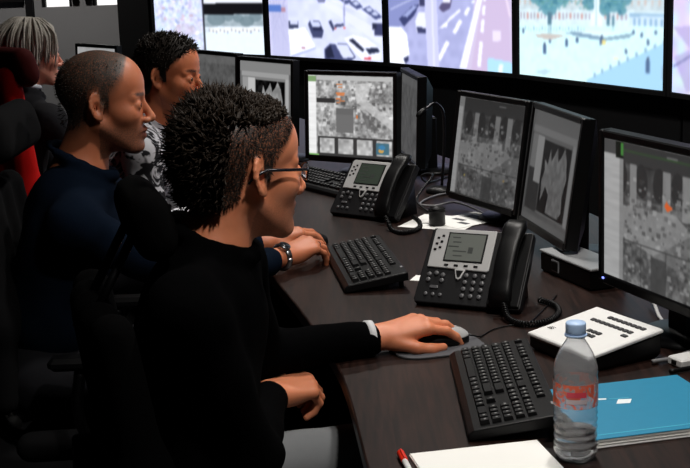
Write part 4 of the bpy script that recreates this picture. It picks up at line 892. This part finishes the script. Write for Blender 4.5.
def hand_ops(F, W, fwd, up, side, curls, thumb, spread=4, sc=1.0):
    """W wrist, fwd/up directions, side: +1 thumb on the left of the hand (right hand palm down), curls: for each finger (a, b, c) degrees"""
    x = nrm(fwd); z = np.asarray(up, float); z = nrm(z - x * (x @ z)); y = np.cross(z, x); B = np.stack([x, y, z], 1)
    P = lambda p: np.asarray(W, float) + B @ (np.asarray(p, float) * sc)
    kn = [(.092, side * .029, .004), (.096, side * .0095, .007), (.091, -side * .0105, .005), (.082, -side * .029, 0)]
    ln = [(.043, .026, .021), (.047, .029, .022), (.043, .027, .021), (.034, .021, .019)]; rd = [.0098, .010, .0096, .0085]; tips = []
    for i in range(4):
        F.cone(P((-.01, kn[i][1] * .5, 0)), P(kn[i]), .018 * sc, .0128 * sc, .012)
        p = np.array(kn[i]); an = 0; yw = rad(spread) * side * (1.2 - i) ; pts = [p]
        for j in range(3):
            an += rad(curls[i][j]); d = np.array((math.cos(an) * math.cos(yw), math.cos(an) * math.sin(yw), -math.sin(an))); p = p + d * ln[i][j]; pts.append(p)
        r0 = rd[i]; F.chain([P(q) for q in pts], [r0 * sc * 1.08, r0 * sc, r0 * .92 * sc, r0 * .8 * sc], .0035)
        F.ell(P(kn[i]), np.full(3, .0118 * sc), .006); tips.append([P(q) for q in pts])
    F.ell(P((.035, side * .024, -.013)), np.array((.034, .017, .015)) * sc, .012, B); F.ell(P((.035, -side * .02, -.012)), np.array((.036, .014, .013)) * sc, .012, B)
    p = np.array((.022, side * .027, -.008)); pts = [p]
    for (dx, dy, dz_), l in zip(thumb, (.043, .033, .027)): p = p + nrm((dx, side * dy, dz_)) * l; pts.append(p)
    F.chain([P(q) for q in pts], [.0155 * sc, .0125 * sc, .0112 * sc, .0088 * sc], .006)
    return B, tips
RELAX = [(25, 35, 20)] * 4; TH_RELAX = [(.7, .6, -.3), (.85, .3, -.4), (.95, .1, -.3)]

HL_X = [-.13, -.06, -.035, -.03, -.004, .0, .016, .02, .034, .05, .066, .074, .1]
def hairline(style):
    z = dict(short=[-.07, -.066, -.045, .022, .034, -.012, -.018, .03, .04, .056, .076, .09, .3],
             recede=[-.07, -.066, -.045, .022, .034, -.012, -.018, .03, .045, .075, .3, .3, .3],
             bob=[-.1, -.1, -.1, -.09, -.05, -.03, .0, .02, .03, .05, .085, .1, .3])[style]
    return lambda x: np.interp(x, HL_X, z)
def hair_cap(name, O, R, sc, t, style, seed, fine=.004, lump=.002, topgrow=.0):
    """shell over the skull, cut along the hairline"""
    F = Field(); P = lambda x, y, z: O + R @ (np.array([x, y, z]) * sc)
    F.ell(P(-.012, 0, .036), np.array((.1 + t, .077 + t, .084 + t + topgrow)) * sc, .01, R); F.ell(P(.03, 0, .044), np.array((.058 + t * .7, .064 + t * .8, .062 + t + topgrow)) * sc, .02, R)
    F.ell(P(-.045, 0, -.03), np.array((.058 + t, .056 + t, .05)) * sc, .02, R)
    hl = hairline(style); rs = np.random.RandomState(seed); ph = rs.rand(6) * 6
    def cut(X, Y, Z):
        q = np.stack([X - O[0], Y - O[1], Z - O[2]], -1) @ R / sc
        wob = lump * 1.5 * (np.sin(q[..., 0] * 310 + ph[0]) + np.sin(q[..., 1] * 260 + ph[1]) + np.sin((q[..., 0] - q[..., 1]) * 420 + ph[2]))
        return (hl(q[..., 0] + np.abs(q[..., 1]) * .12 * (q[..., 0] > .03)) - q[..., 2] + wob) * .6
    F.cut(cut); return F.mesh(name, fine)
def mesh_normals(me):
    a = np.empty(len(me.vertices) * 3, np.float32); me.vertex_normals.foreach_get('vector', a); return a.reshape(-1, 3)
def tufts(me, O, R, sc, count, length, seed, where, lean, width=.0032, jit=.5):
    """many small tapering locks of hair rooted on a cap mesh"""
    rs = np.random.RandomState(seed); V = vcos(me); N = mesh_normals(me); Q = (V - O) @ R / sc
    ok = np.nonzero(where(Q))[0]; mb = MB()
    if len(ok) == 0: return mb
    for i in rs.choice(ok, count):
        p, n, q = V[i], N[i], Q[i]; ln = length(q) * rs.uniform(.6, 1.25); d = nrm(n + R @ np.asarray(lean(q)) + rs.normal(0, jit, 3) * .6)
        u = nrm(np.cross(d, rs.normal(0, 1, 3))); v = np.cross(d, u); bend = rs.normal(0, .25, 3); w_ = width * rs.uniform(.6, 1.3)
        b0 = p - n * .003; m_ = p + d * ln * .5 + bend * ln * .12; t_ = p + nrm(d + bend) * ln
        vs = [b0 + u * w_, b0 - u * w_ * .5 + v * w_ * .8, b0 - u * w_ * .5 - v * w_ * .8, m_ + u * w_ * .7, m_ - u * w_ * .35 + v * w_ * .55, m_ - u * w_ * .35 - v * w_ * .55, t_]
        mb.add(vs, [(0, 1, 4, 3), (1, 2, 5, 4), (2, 0, 3, 5), (3, 4, 6), (4, 5, 6), (5, 3, 6)], True)
    return mb
def join_mb(me, mb, name):
    """cap mesh plus its locks as one hair mesh"""
    V = vcos(me).tolist(); F = [tuple(p.vertices) for p in me.polygons]; k = MB(); k.v = [tuple(v) for v in V]; k.f = F; k.smooth = [True] * len(F)
    k.add(mb.v, mb.f, True); return k
def fabric_shape(me, amp, seed):
    V = vcos(me); N = mesh_normals(me); rs = np.random.RandomState(seed); d = np.zeros(len(V))
    for i in range(7):
        k = rs.normal(0, 1, 3); k = k / np.linalg.norm(k) * rs.uniform(25, 75); d += np.sin(V @ k + rs.rand() * 6 + np.sin(V @ k[::-1] * .6) * 1.2)
    V = V + N * (d / 7 * amp * 2.2)[:, None]; me.vertices.foreach_set('co', V.astype(np.float32).ravel()); me.update()

def person(label, O, yaw, pitch, roll, nb, pelvis, shL, shR, elL, wrL, elR, wrR, handL, handR, kneeL, kneeR, skin, hair_c, top_m, leg_m, top_name, sc=1.0, fineh=.0032, jaw=1.0, width=1.0, stub=None, sleeve=.9, seed=1, collar=True):
    O, nb, pelvis, shL, shR, elL, wrL, elR, wrR, kneeL, kneeR = [np.asarray(q, float) for q in (O, nb, pelvis, shL, shR, elL, wrL, elR, wrR, kneeL, kneeR)]
    root = empty('person', (pelvis[0], pelvis[1], 0), 0, label, 'person', 'people seated at the control desk')
    off = np.array((pelvis[0], pelvis[1], 0)); R = rot_m(yaw, pitch, roll)
    u = nrm(nb - pelvis); l = shL - shR; l = nrm(l - u * (u @ l)); f = np.cross(l, u); B = np.stack([f, l, u], 1); Lh = np.linalg.norm(nb - pelvis)
    S = Field(); P = head_ops(S, O, R, sc, jaw)
    S.cone(P(-.026, 0, -.045), nb - u * .0, .053 * sc, .058 * sc, .03); S.cone(nb, nb - u * .1, .058, .07, .03)
    T = Field(); G = Field()
    def torso(Fd, d):
        Fd.ell(pelvis + u * Lh * .70, np.array((.115, .165 * width, .185)) - d, .05, B); Fd.ell(pelvis + u * Lh * .33, np.array((.118, .15 * width, .18)) - d, .06, B)
        for s in (shL, shR): Fd.cone(nb - u * .03 + (s - nb) * .25, s, .058 - d, .060 - d, .04)
    torso(S, .022); torso(T, 0)
    for s, e, w_ in ((shL, elL, wrL), (shR, elR, wrR)):
        S.cone(s, e, .042, .036, .02); S.cone(e, w_, .037, .0262, .02); T.cone(s, e, .058, .05, .03); T.cone(e, e + (w_ - e) * sleeve, .05, .036, .02)
    tl = hand_ops(S, wrL, *handL[:2], -1, *handL[2:]); tr = hand_ops(S, wrR, *handR[:2], 1, *handR[2:])
    hips = [pelvis + l * .09 - u * .0, pelvis - l * .09]
    G.ell(pelvis, np.array((.13, .17 * width, .11)), .04, B); sh_ = []
    for h, k in zip(hips, (kneeL, kneeR)):
        an = np.array((k[0] - .03, k[1], .1)); G.cone(h, k, .082, .064, .04); G.cone(k, an, .062, .046, .03); S.cone(h, k, .06, .045, .03); S.cone(k, an, .045, .032, .03); sh_.append(an)
    S.ell(pelvis, np.array((.1, .14, .09)), .03, B)
    z = []
    for i in range(3):
        c = [(O[i] - .16, O[i] + .16)]
        for w_, hd in ((wrL, handL), (wrR, handR)): c.append((w_[i] + min(0, nrm(hd[0])[i] * .2) - .06, w_[i] + max(0, nrm(hd[0])[i] * .2) + .06))
        z.append(c)
    me = S.mesh('body', fineh, .011, z)
    q = (vcos(me) - O) @ R / sc; ay = np.abs(q[:, 1]); near = (np.linalg.norm(q, axis=1) < .19)
    lip = np.clip(1.4 - ((q[:, 0] - .092) / .014) ** 2 - (q[:, 1] / .022) ** 2 - ((q[:, 2] + .0685) / .0125) ** 2, 0, 1) * near
    brow = np.clip(1.6 - ((q[:, 2] - .0235 - (ay - .03) * .05) / .0048) ** 2 - ((ay - .032) / .019) ** 2, 0, 1) * near * (q[:, 0] > .05)
    st = brow * .9
    if stub is not None: st = np.maximum(st, np.clip(stub(q), 0, 1) * near * (np.hypot(q[:, 0] + .01, q[:, 2] + .002) > .0 ) * (ay < .0795))
    vattr(me, 'lip', lip); vattr(me, 'stubble', st)
    body = obj(me, 'body', skin_mat('skin_%d' % seed, skin, hair_c), root)
    mt = T
    if collar:
        ring = [nb + u * .028 + f * .018 * math.cos(a) + f * .064 * math.cos(a) * .95 + l * .066 * math.sin(a) - u * .022 * math.cos(a) for a in np.linspace(0, 2 * math.pi, 15)]
        for p_, q_ in zip(ring, ring[1:]): mt.cone(p_, q_, .012, .012, .012)
    tm = mt.mesh(top_name, .009); fabric_shape(tm, .004, seed); top = obj(tm, top_name, top_m, root)
    gm = G.mesh('trousers', .012); fabric_shape(gm, .003, seed + 5); tro = obj(gm, 'trousers', leg_m, root)
    for an in sh_:
        fd = f * np.array((1, 1, 0)); fd = nrm(fd); W_ = Field().ell(an + fd * .07 + np.array((0, 0, -.055)), (.125, .043, .04), .01, np.stack([fd, np.cross((0, 0, 1), fd), (0, 0, 1)], 1)).cone(an + np.array((0, 0, -.05)), an, .045, .046, .03); W_.cut(lambda X, Y, Z: .002 - Z)
        obj(W_.mesh('shoe', .008), 'shoe', BLACK_PL, root)
    EYE = mat('eye_white', L(176, 166, 160), .2); IRIS = mat('iris', (.03, .018, .01, 1), .15)
    for s in (-1, 1):
        c = P(.0768, s * .033, -.0015); e = MB()
        e.lathe([(.0125 * math.sin(t), -.0125 * math.cos(t)) for t in np.linspace(0, math.pi, 9)], 14); eo = e.build('eye', EYE, root, loc=c)
        d = R[:, 0]; MB().tube([c + d * .0105, c + d * .0129], [.0066, .0052], 12).build('iris', IRIS, eo).location = -Vector(c)
    for ch in [x for x in COL.objects if x.parent == root]: ch.location = Vector(ch.location) - Vector(off)
    return dict(root=root, O=O, R=R, P=P, sc=sc, off=off, f=f, l=l, u=u, nb=nb, handL=tl, handR=tr)
def wear(pd, mb, name, m, par=None):
    o = mb.build(name, m, par or pd['root'])
    if par is None: o.location = -Vector(pd['off'])
    return o
def hair_mat(name, c, c2): return mat(name, c, .6, spec=.18, col2=c2, scale=70)
def ring_mb(c, axis, r, wire, flat=1.0):
    a = nrm(axis); u = nrm(np.cross(a, (0.1, .2, 1))); v = np.cross(a, u)
    return MB().tube([c + (u * math.cos(t) + v * math.sin(t)) * r for t in np.linspace(0, 2 * math.pi, 25)], wire, 8, True, flat)

BLACK_KNIT = mat('black_knit', (.0012, .0012, .0014, 1), .95, spec=.02, var=.3, scale=200, bump=.25, bscale=700)
NAVY_KNIT = mat('navy_knit', L(11, 19, 31), .95, spec=.03, var=.3, scale=160, bump=.3, bscale=600)
LIGHT_JEANS = mat('light_grey_trousers', L(104, 106, 108), .85, spec=.2, var=.12, scale=40, bump=.2, bscale=600)
DARK_JEANS = mat('dark_trousers', (.008, .008, .01, 1), .9, spec=.15, var=.2, scale=80)
def shirt_mat():
    m = mat('patterned_shirt', L(196, 196, 202), .8, spec=.2); nt = m.node_tree; b = nt.nodes['Principled BSDF']; tc = nt.nodes.new('ShaderNodeTexCoord')
    v = nt.nodes.new('ShaderNodeTexVoronoi'); v.inputs['Scale'].default_value = 34; nt.links.new(tc.outputs['Object'], v.inputs['Vector'])
    n = nt.nodes.new('ShaderNodeTexNoise'); n.inputs['Scale'].default_value = 17; n.inputs['Distortion'].default_value = 2; nt.links.new(tc.outputs['Object'], n.inputs['Vector'])
    cr = nt.nodes.new('ShaderNodeValToRGB'); cr.color_ramp.elements[0].position = .44; cr.color_ramp.elements[0].color = L(34, 34, 38); cr.color_ramp.elements[1].position = .52; cr.color_ramp.elements[1].color = L(214, 214, 220)
    nt.links.new(n.outputs['Fac'], cr.inputs['Fac']); nt.links.new(cr.outputs['Color'], b.inputs['Base Color']); return m
SHIRT = shirt_mat()
def fade(Q, style, soft):
    """how much short hair shows on the scalp"""
    return (Q[:, 2] - hairline(style)(Q[:, 0])) / soft + .5
def beard(Q, amt): return amt * np.clip((-.03 - Q[:, 2]) / .03, 0, 1) * (Q[:, 0] > -.005) * (np.abs(Q[:, 1]) < .07) * (Q[:, 2] > -.13)

# ---- the spiky-haired man with glasses, nearest the camera
BR1, BR2 = (.0035, .0027, .0021, 1), (.034, .022, .014, 1)
c1, s1 = math.cos(rad(18)), math.sin(rad(18)); c2, s2 = math.cos(rad(38)), math.sin(rad(38))
m1 = person('man with spiky dark hair and glasses in black, hand on the mouse', (-.174, 2.25, 1.196), 31, 5, 0,
    (-.238, 2.222, 1.055), (-.315, 2.225, .58), (-.215, 2.405, .995), (-.262, 2.045, 1.0), (-.18, 2.52, .775), (.07, 2.603, .776), (-.175, 2.155, .70), (-.157, 2.452, .712),
    ((c1, s1, .16), (0, -.25, 1), [(20, 26, 16), (22, 26, 18), (26, 28, 18), (34, 30, 18)], [(.8, .55, -.25), (.95, .15, -.3), (1, -.1, -.2)], 5),
    ((c2, s2, -.05), (.1, -.25, 1), [(42, 62, 30), (46, 66, 30), (50, 66, 30), (54, 62, 30)], [(.6, .75, .0), (.8, .5, -.3), (.9, .1, -.5)], 3),
    (.12, 2.52, .565), (.1, 2.2, .555), L(222, 144, 106), (.019, .0155, .013, 1), BLACK_KNIT, LIGHT_JEANS, 'sweater', sc=1.05, fineh=.003, seed=11, sleeve=.87,
    stub=lambda Q: np.maximum(np.clip(fade(Q, 'short', .02), 0, 1) * 1.25, beard(Q, .3)))
HAIR1 = hair_mat('spiky_dark_hair', BR1, BR2)
cap = hair_cap('hair', m1['O'], m1['R'], 1.05, .005, 'short', 3)
V = vcos(cap)
tf = tufts(cap, m1['O'], m1['R'], 1.05, 2600, lambda q: .009 + .024 * max(0, min(1, (.01 - q[0]) / .07)) * (1 if q[2] > -.02 else .5), 5, lambda Q: ((Q[:, 2] > .082 + .22 * np.maximum(Q[:, 0], 0)) & (Q[:, 0] < .055)) | ((Q[:, 0] < -.062) & (Q[:, 2] > -.055)), lambda q: (-.25, 0, .3 if q[2] > .04 else -.3), .0034, .5)
ts = tufts(cap, m1['O'], m1['R'], 1.05, 4200, lambda q: .0055, 15, lambda Q: Q[:, 2] < .1, lambda q: (-.5, 0, -.6), .0008, .4)
# the shell stays only where the hair is long; the clipped sides show the scalp
keep = MB(); QV = (V - m1['O']) @ m1['R'] / 1.05; lng = (QV[:, 2] > .086 + .25 * np.maximum(QV[:, 0], 0)) | (QV[:, 0] < -.066)
idx = {}; 
for p in cap.polygons:
    vs = list(p.vertices)
    if lng[vs].all(): keep.f.append(tuple(idx.setdefault(v, len(idx)) for v in vs)); keep.smooth.append(True)
keep.v = [None] * len(idx)
for v, i in idx.items(): keep.v[i] = tuple(V[v].tolist())
keep.add(tf.v, tf.f, True); keep.add(ts.v, ts.f, True); wear(m1, keep, 'hair', HAIR1)
# glasses
gl = MB(); P = m1['P']
for s in (-1, 1):
    gl.tube([P(.104 - .012 * abs(math.cos(t)) * (math.cos(t) * s > 0), s * .033 + .023 * math.cos(t), -.002 + .0145 * math.sin(t)) for t in np.linspace(0, 2 * math.pi, 21)], .0017, 6)
    gl.tube([P(.092, s * .056, .004), P(.08, s * .073, .006), P(.0, s * .083, .008), P(-.022, s * .081, -.002), P(-.03, s * .079, -.014)], [.0024, .0028, .0028, .0026, .0022], 6)
gl.tube([P(.104, -.01, .002), P(.1105, 0, .005), P(.104, .01, .002)], .0016, 6)
go = wear(m1, gl, 'glasses', mat('glasses_frame', (.008, .008, .012, 1), .25))
for s in (-1, 1):
    pts = [P(.1035 - .011 * abs(math.cos(t)) * (math.cos(t) * s > 0), s * .033 + .022 * math.cos(t), -.002 + .0138 * math.sin(t)) for t in np.linspace(0, 2 * math.pi, 20, endpoint=False)]
    ls = MB().add([P(.102, s * .033, -.002)] + pts, [(0, i + 1, (i + 1) % 20 + 1) for i in range(20)], True); ls.build('lens', clear_mat('lens_glass', (.95, .96, 1, 1), 1.05, .02), go)
sc_ = MB(); sc_.tube([np.array((.036, 2.593, .777)), np.array((.050, 2.597, .777))], [.0365, .0355], 18); wear(m1, sc_, 'shirt_cuff', mat('white_cotton', L(206, 206, 208), .85))
chair((-.14, 2.24), 16, BLACK_CLOTH, BLACK_CLOTH, 'black high-backed office chair under the spiky-haired man in black', hx=-.215, dz=-.045, bx=-.31, hw=.085, ax=-.07, az=.712)

# ---- the man with the shaven head
c3, s3 = math.cos(rad(44)), math.sin(rad(44)); c4, s4 = math.cos(rad(36)), math.sin(rad(36))
m2 = person('man with cropped receding hair in a navy sweater, both hands at the keyboard', (-.563, 3.1, 1.232), 4, 4, 0,
    (-.632, 3.09, 1.07), (-.74, 3.08, .58), (-.60, 3.27, .965), (-.615, 2.905, .975), (-.40, 3.43, .775), (-.215, 3.535, .782), (-.37, 3.05, .79), (-.158, 3.335, .786),
    ((c4, s4, .1), (0, -.1, 1), [(18, 24, 16)] * 3 + [(26, 28, 16)], [(.8, .5, -.3), (.95, .1, -.3), (1, -.1, -.2)], 4),
    ((c3, s3, .14), (.15, -.1, 1), [(26, 30, 18), (30, 32, 20), (32, 34, 20), (36, 34, 20)], [(.85, .4, -.4), (.95, .1, -.4), (1, 0, -.3)], 4),
    (-.3, 3.3, .545), (-.3, 3.02, .545), L(206, 130, 94), (.045, .037, .03, 1), NAVY_KNIT, DARK_JEANS, 'sweater', sc=1.02, fineh=.0035, seed=21, sleeve=.78,
    stub=lambda Q: np.maximum(np.clip(fade(Q, 'recede', .05), 0, 1) * 1.1, beard(Q, .62)))
cap = hair_cap('hair', m2['O'], m2['R'], 1.02, .0018, 'recede', 8)
tf = tufts(cap, m2['O'], m2['R'], 1.02, 1700, lambda q: .0045, 6, lambda Q: Q[:, 2] < .1, lambda q: (-.3, 0, -.3), .0009, .5)
wear(m2, tf, 'hair', hair_mat('cropped_hair', (.03, .025, .02, 1), (.085, .07, .058, 1)))
wa = np.array((c3, s3, .05)); wr = np.array((-.158, 3.335, .786)) - nrm((.212, .285, 0)) * .022; wax = nrm((.212, .285, -.01))
wband = wear(m2, ring_mb(wr, wax, .0305, .0048, 1.9), 'watch', mat('watch_steel', (.5, .5, .52, 1), .25, 1.0))
wn = nrm(np.array((.25, -.45, 1)) - wax * (wax @ np.array((.25, -.45, 1)))); fc = MB(); fc.tube([wr + wn * .03, wr + wn * .039], [.0165, .0155], 20); fc.build('watch_case', MATS['watch_steel'], wband); fd_ = MB(); fd_.tube([wr + wn * .0385, wr + wn * .0396], [.013, .013], 20); fd_.build('watch_face', mat('watch_dial', (.02, .02, .025, 1), .2), wband)
t = m2['handR'][1][2]; d = nrm(t[1] - t[0]); wear(m2, ring_mb(t[0] + (t[1] - t[0]) * .4, d, .0103, .0018), 'finger_ring', mat('ring_silver', (.75, .75, .77, 1), .15, 1.0))
t = m2['handL'][1][2]; d = nrm(t[1] - t[0]); wear(m2, ring_mb(t[0] + (t[1] - t[0]) * .4, d, .0103, .0018), 'finger_ring', MATS['ring_silver'])
chair((-.56, 3.08), 0, GREY_CLOTH, GREY_CLOTH, 'charcoal office chair behind the man in the navy sweater', hx=-.235, dz=0, bx=-.30, hw=.14)

# ---- the dark-haired man in the patterned shirt
m3 = person('man with short dark hair in a black and white patterned shirt', (-.520, 4.0, 1.212), -16, 6, 0,
    (-.588, 4.03, 1.065), (-.79, 4.17, .58), (-.54, 4.235, 1.0), (-.6, 3.85, 1.0), (-.58, 4.33, .76), (-.38, 4.40, .782), (-.58, 3.84, .765), (-.365, 3.99, .782),
    ((1, .1, .1), (0, 0, 1), RELAX, TH_RELAX), ((1, .3, .1), (0, 0, 1), RELAX, TH_RELAX),
    (-.38, 4.32, .545), (-.36, 4.1, .545), L(218, 134, 94), (.006, .0045, .004, 1), SHIRT, DARK_JEANS, 'shirt', sc=.98, fineh=.004, seed=31, sleeve=.85,
    stub=lambda Q: np.maximum(np.clip(fade(Q, 'short', .02), 0, 1) * .85, beard(Q, .25)))
cap = hair_cap('hair', m3['O'], m3['R'], .98, .005, 'short', 12, topgrow=.001)
tf = tufts(cap, m3['O'], m3['R'], .98, 1800, lambda q: .009 + .008 * (q[2] > .08), 8, lambda Q: Q[:, 2] > .02, lambda q: (.5 if q[2] > .08 else -.2, 0, .2 if q[2] > .08 else -.9), .0024, .35)
wear(m3, join_mb(cap, tf, 'hair'), 'hair', hair_mat('short_dark_hair', (.005, .004, .0035, 1), (.02, .014, .01, 1)))
chair((-.90, 4.345), 45, RED_CLOTH, DRED_CLOTH, 'red office chair with dark red headrest at the left edge', hx=-.29, dz=.075, bx=-.33, hw=.2, bz=.20, bw=.92)

# ---- the fair-haired person at the far end
m4 = person('person with fair grey bobbed hair facing away at the far left', (-1.128, 4.85, 1.232), 30, 5, 0,
    (-1.18, 4.815, 1.08), (-1.27, 4.74, .58), (-1.29, 4.94, 1.0), (-1.05, 4.68, 1.0), (-1.12, 5.1, .78), (-.92, 5.14, .7), (-.93, 4.72, .78), (-.78, 4.9, .7),
    ((.9, .1, -.1), (0, 0, 1), RELAX, TH_RELAX), ((.7, .6, -.1), (0, 0, 1), RELAX, TH_RELAX),
    (-1.05, 5.06, .545), (-.9, 4.92, .545), L(214, 150, 128), (.2, .17, .13, 1), DARK_JEANS, DARK_JEANS, 'jacket', sc=.96, fineh=.0045, width=.92, seed=41, jaw=.92)
FAIR = hair_mat('fair_grey_hair', (.20, .18, .15, 1), (.50, .47, .42, 1))
O4, R4 = m4['O'], m4['R']
cap = hair_cap('hair', O4, R4, .96, .014, 'bob', 14, topgrow=.004)
lk = MB(); rs = np.random.RandomState(9)
for i in range(260):
    az = rs.uniform(-2.2, 2.2); top = np.array((-.015 + rs.normal(0, .012), rs.normal(0, .008), .135)); pts = []
    a2 = math.pi + az; low = -.075 + rs.normal(0, .012) + (.055 if abs(az) > 1.55 else 0)
    for t in np.linspace(0, 1, 9):
        ang = t * (math.pi * .5); rr_ = .094 + .006 * rs.rand() + .012 * math.sin(t * 3.1)
        x = top[0] + math.cos(a2) * rr_ * 1.12 * min(1, math.sin(min(ang * 1.5, math.pi / 2))); y = top[1] + math.sin(a2) * rr_ * .98 * min(1, math.sin(min(ang * 1.5, math.pi / 2)))
        zz = .137 - .012 * t if t < .2 else .135 + (low - .135) * ((t - .12) / .88) ** 1.25
        pts.append(O4 + R4 @ (np.array((x, y, zz)) * .96))
    lk.tube(spline(pts, 2), [.0045] * 13 + [.0038, .003, .002, .001], 5)
wear(m4, join_mb(cap, lk, 'hair'), 'hair', FAIR)
cb = ring_mb(m4['nb'] + m4['u'] * .045, m4['u'], .064, .009); wear(m4, cb, 'collar', mat('white_collar', L(210, 214, 222), .85))
chair((-1.17, 4.915), 42, BLACK_CLOTH, BLACK_CLOTH, 'black office chair under the fair-haired person', hx=-.285, dz=-.12, bx=-.32, hw=.1)
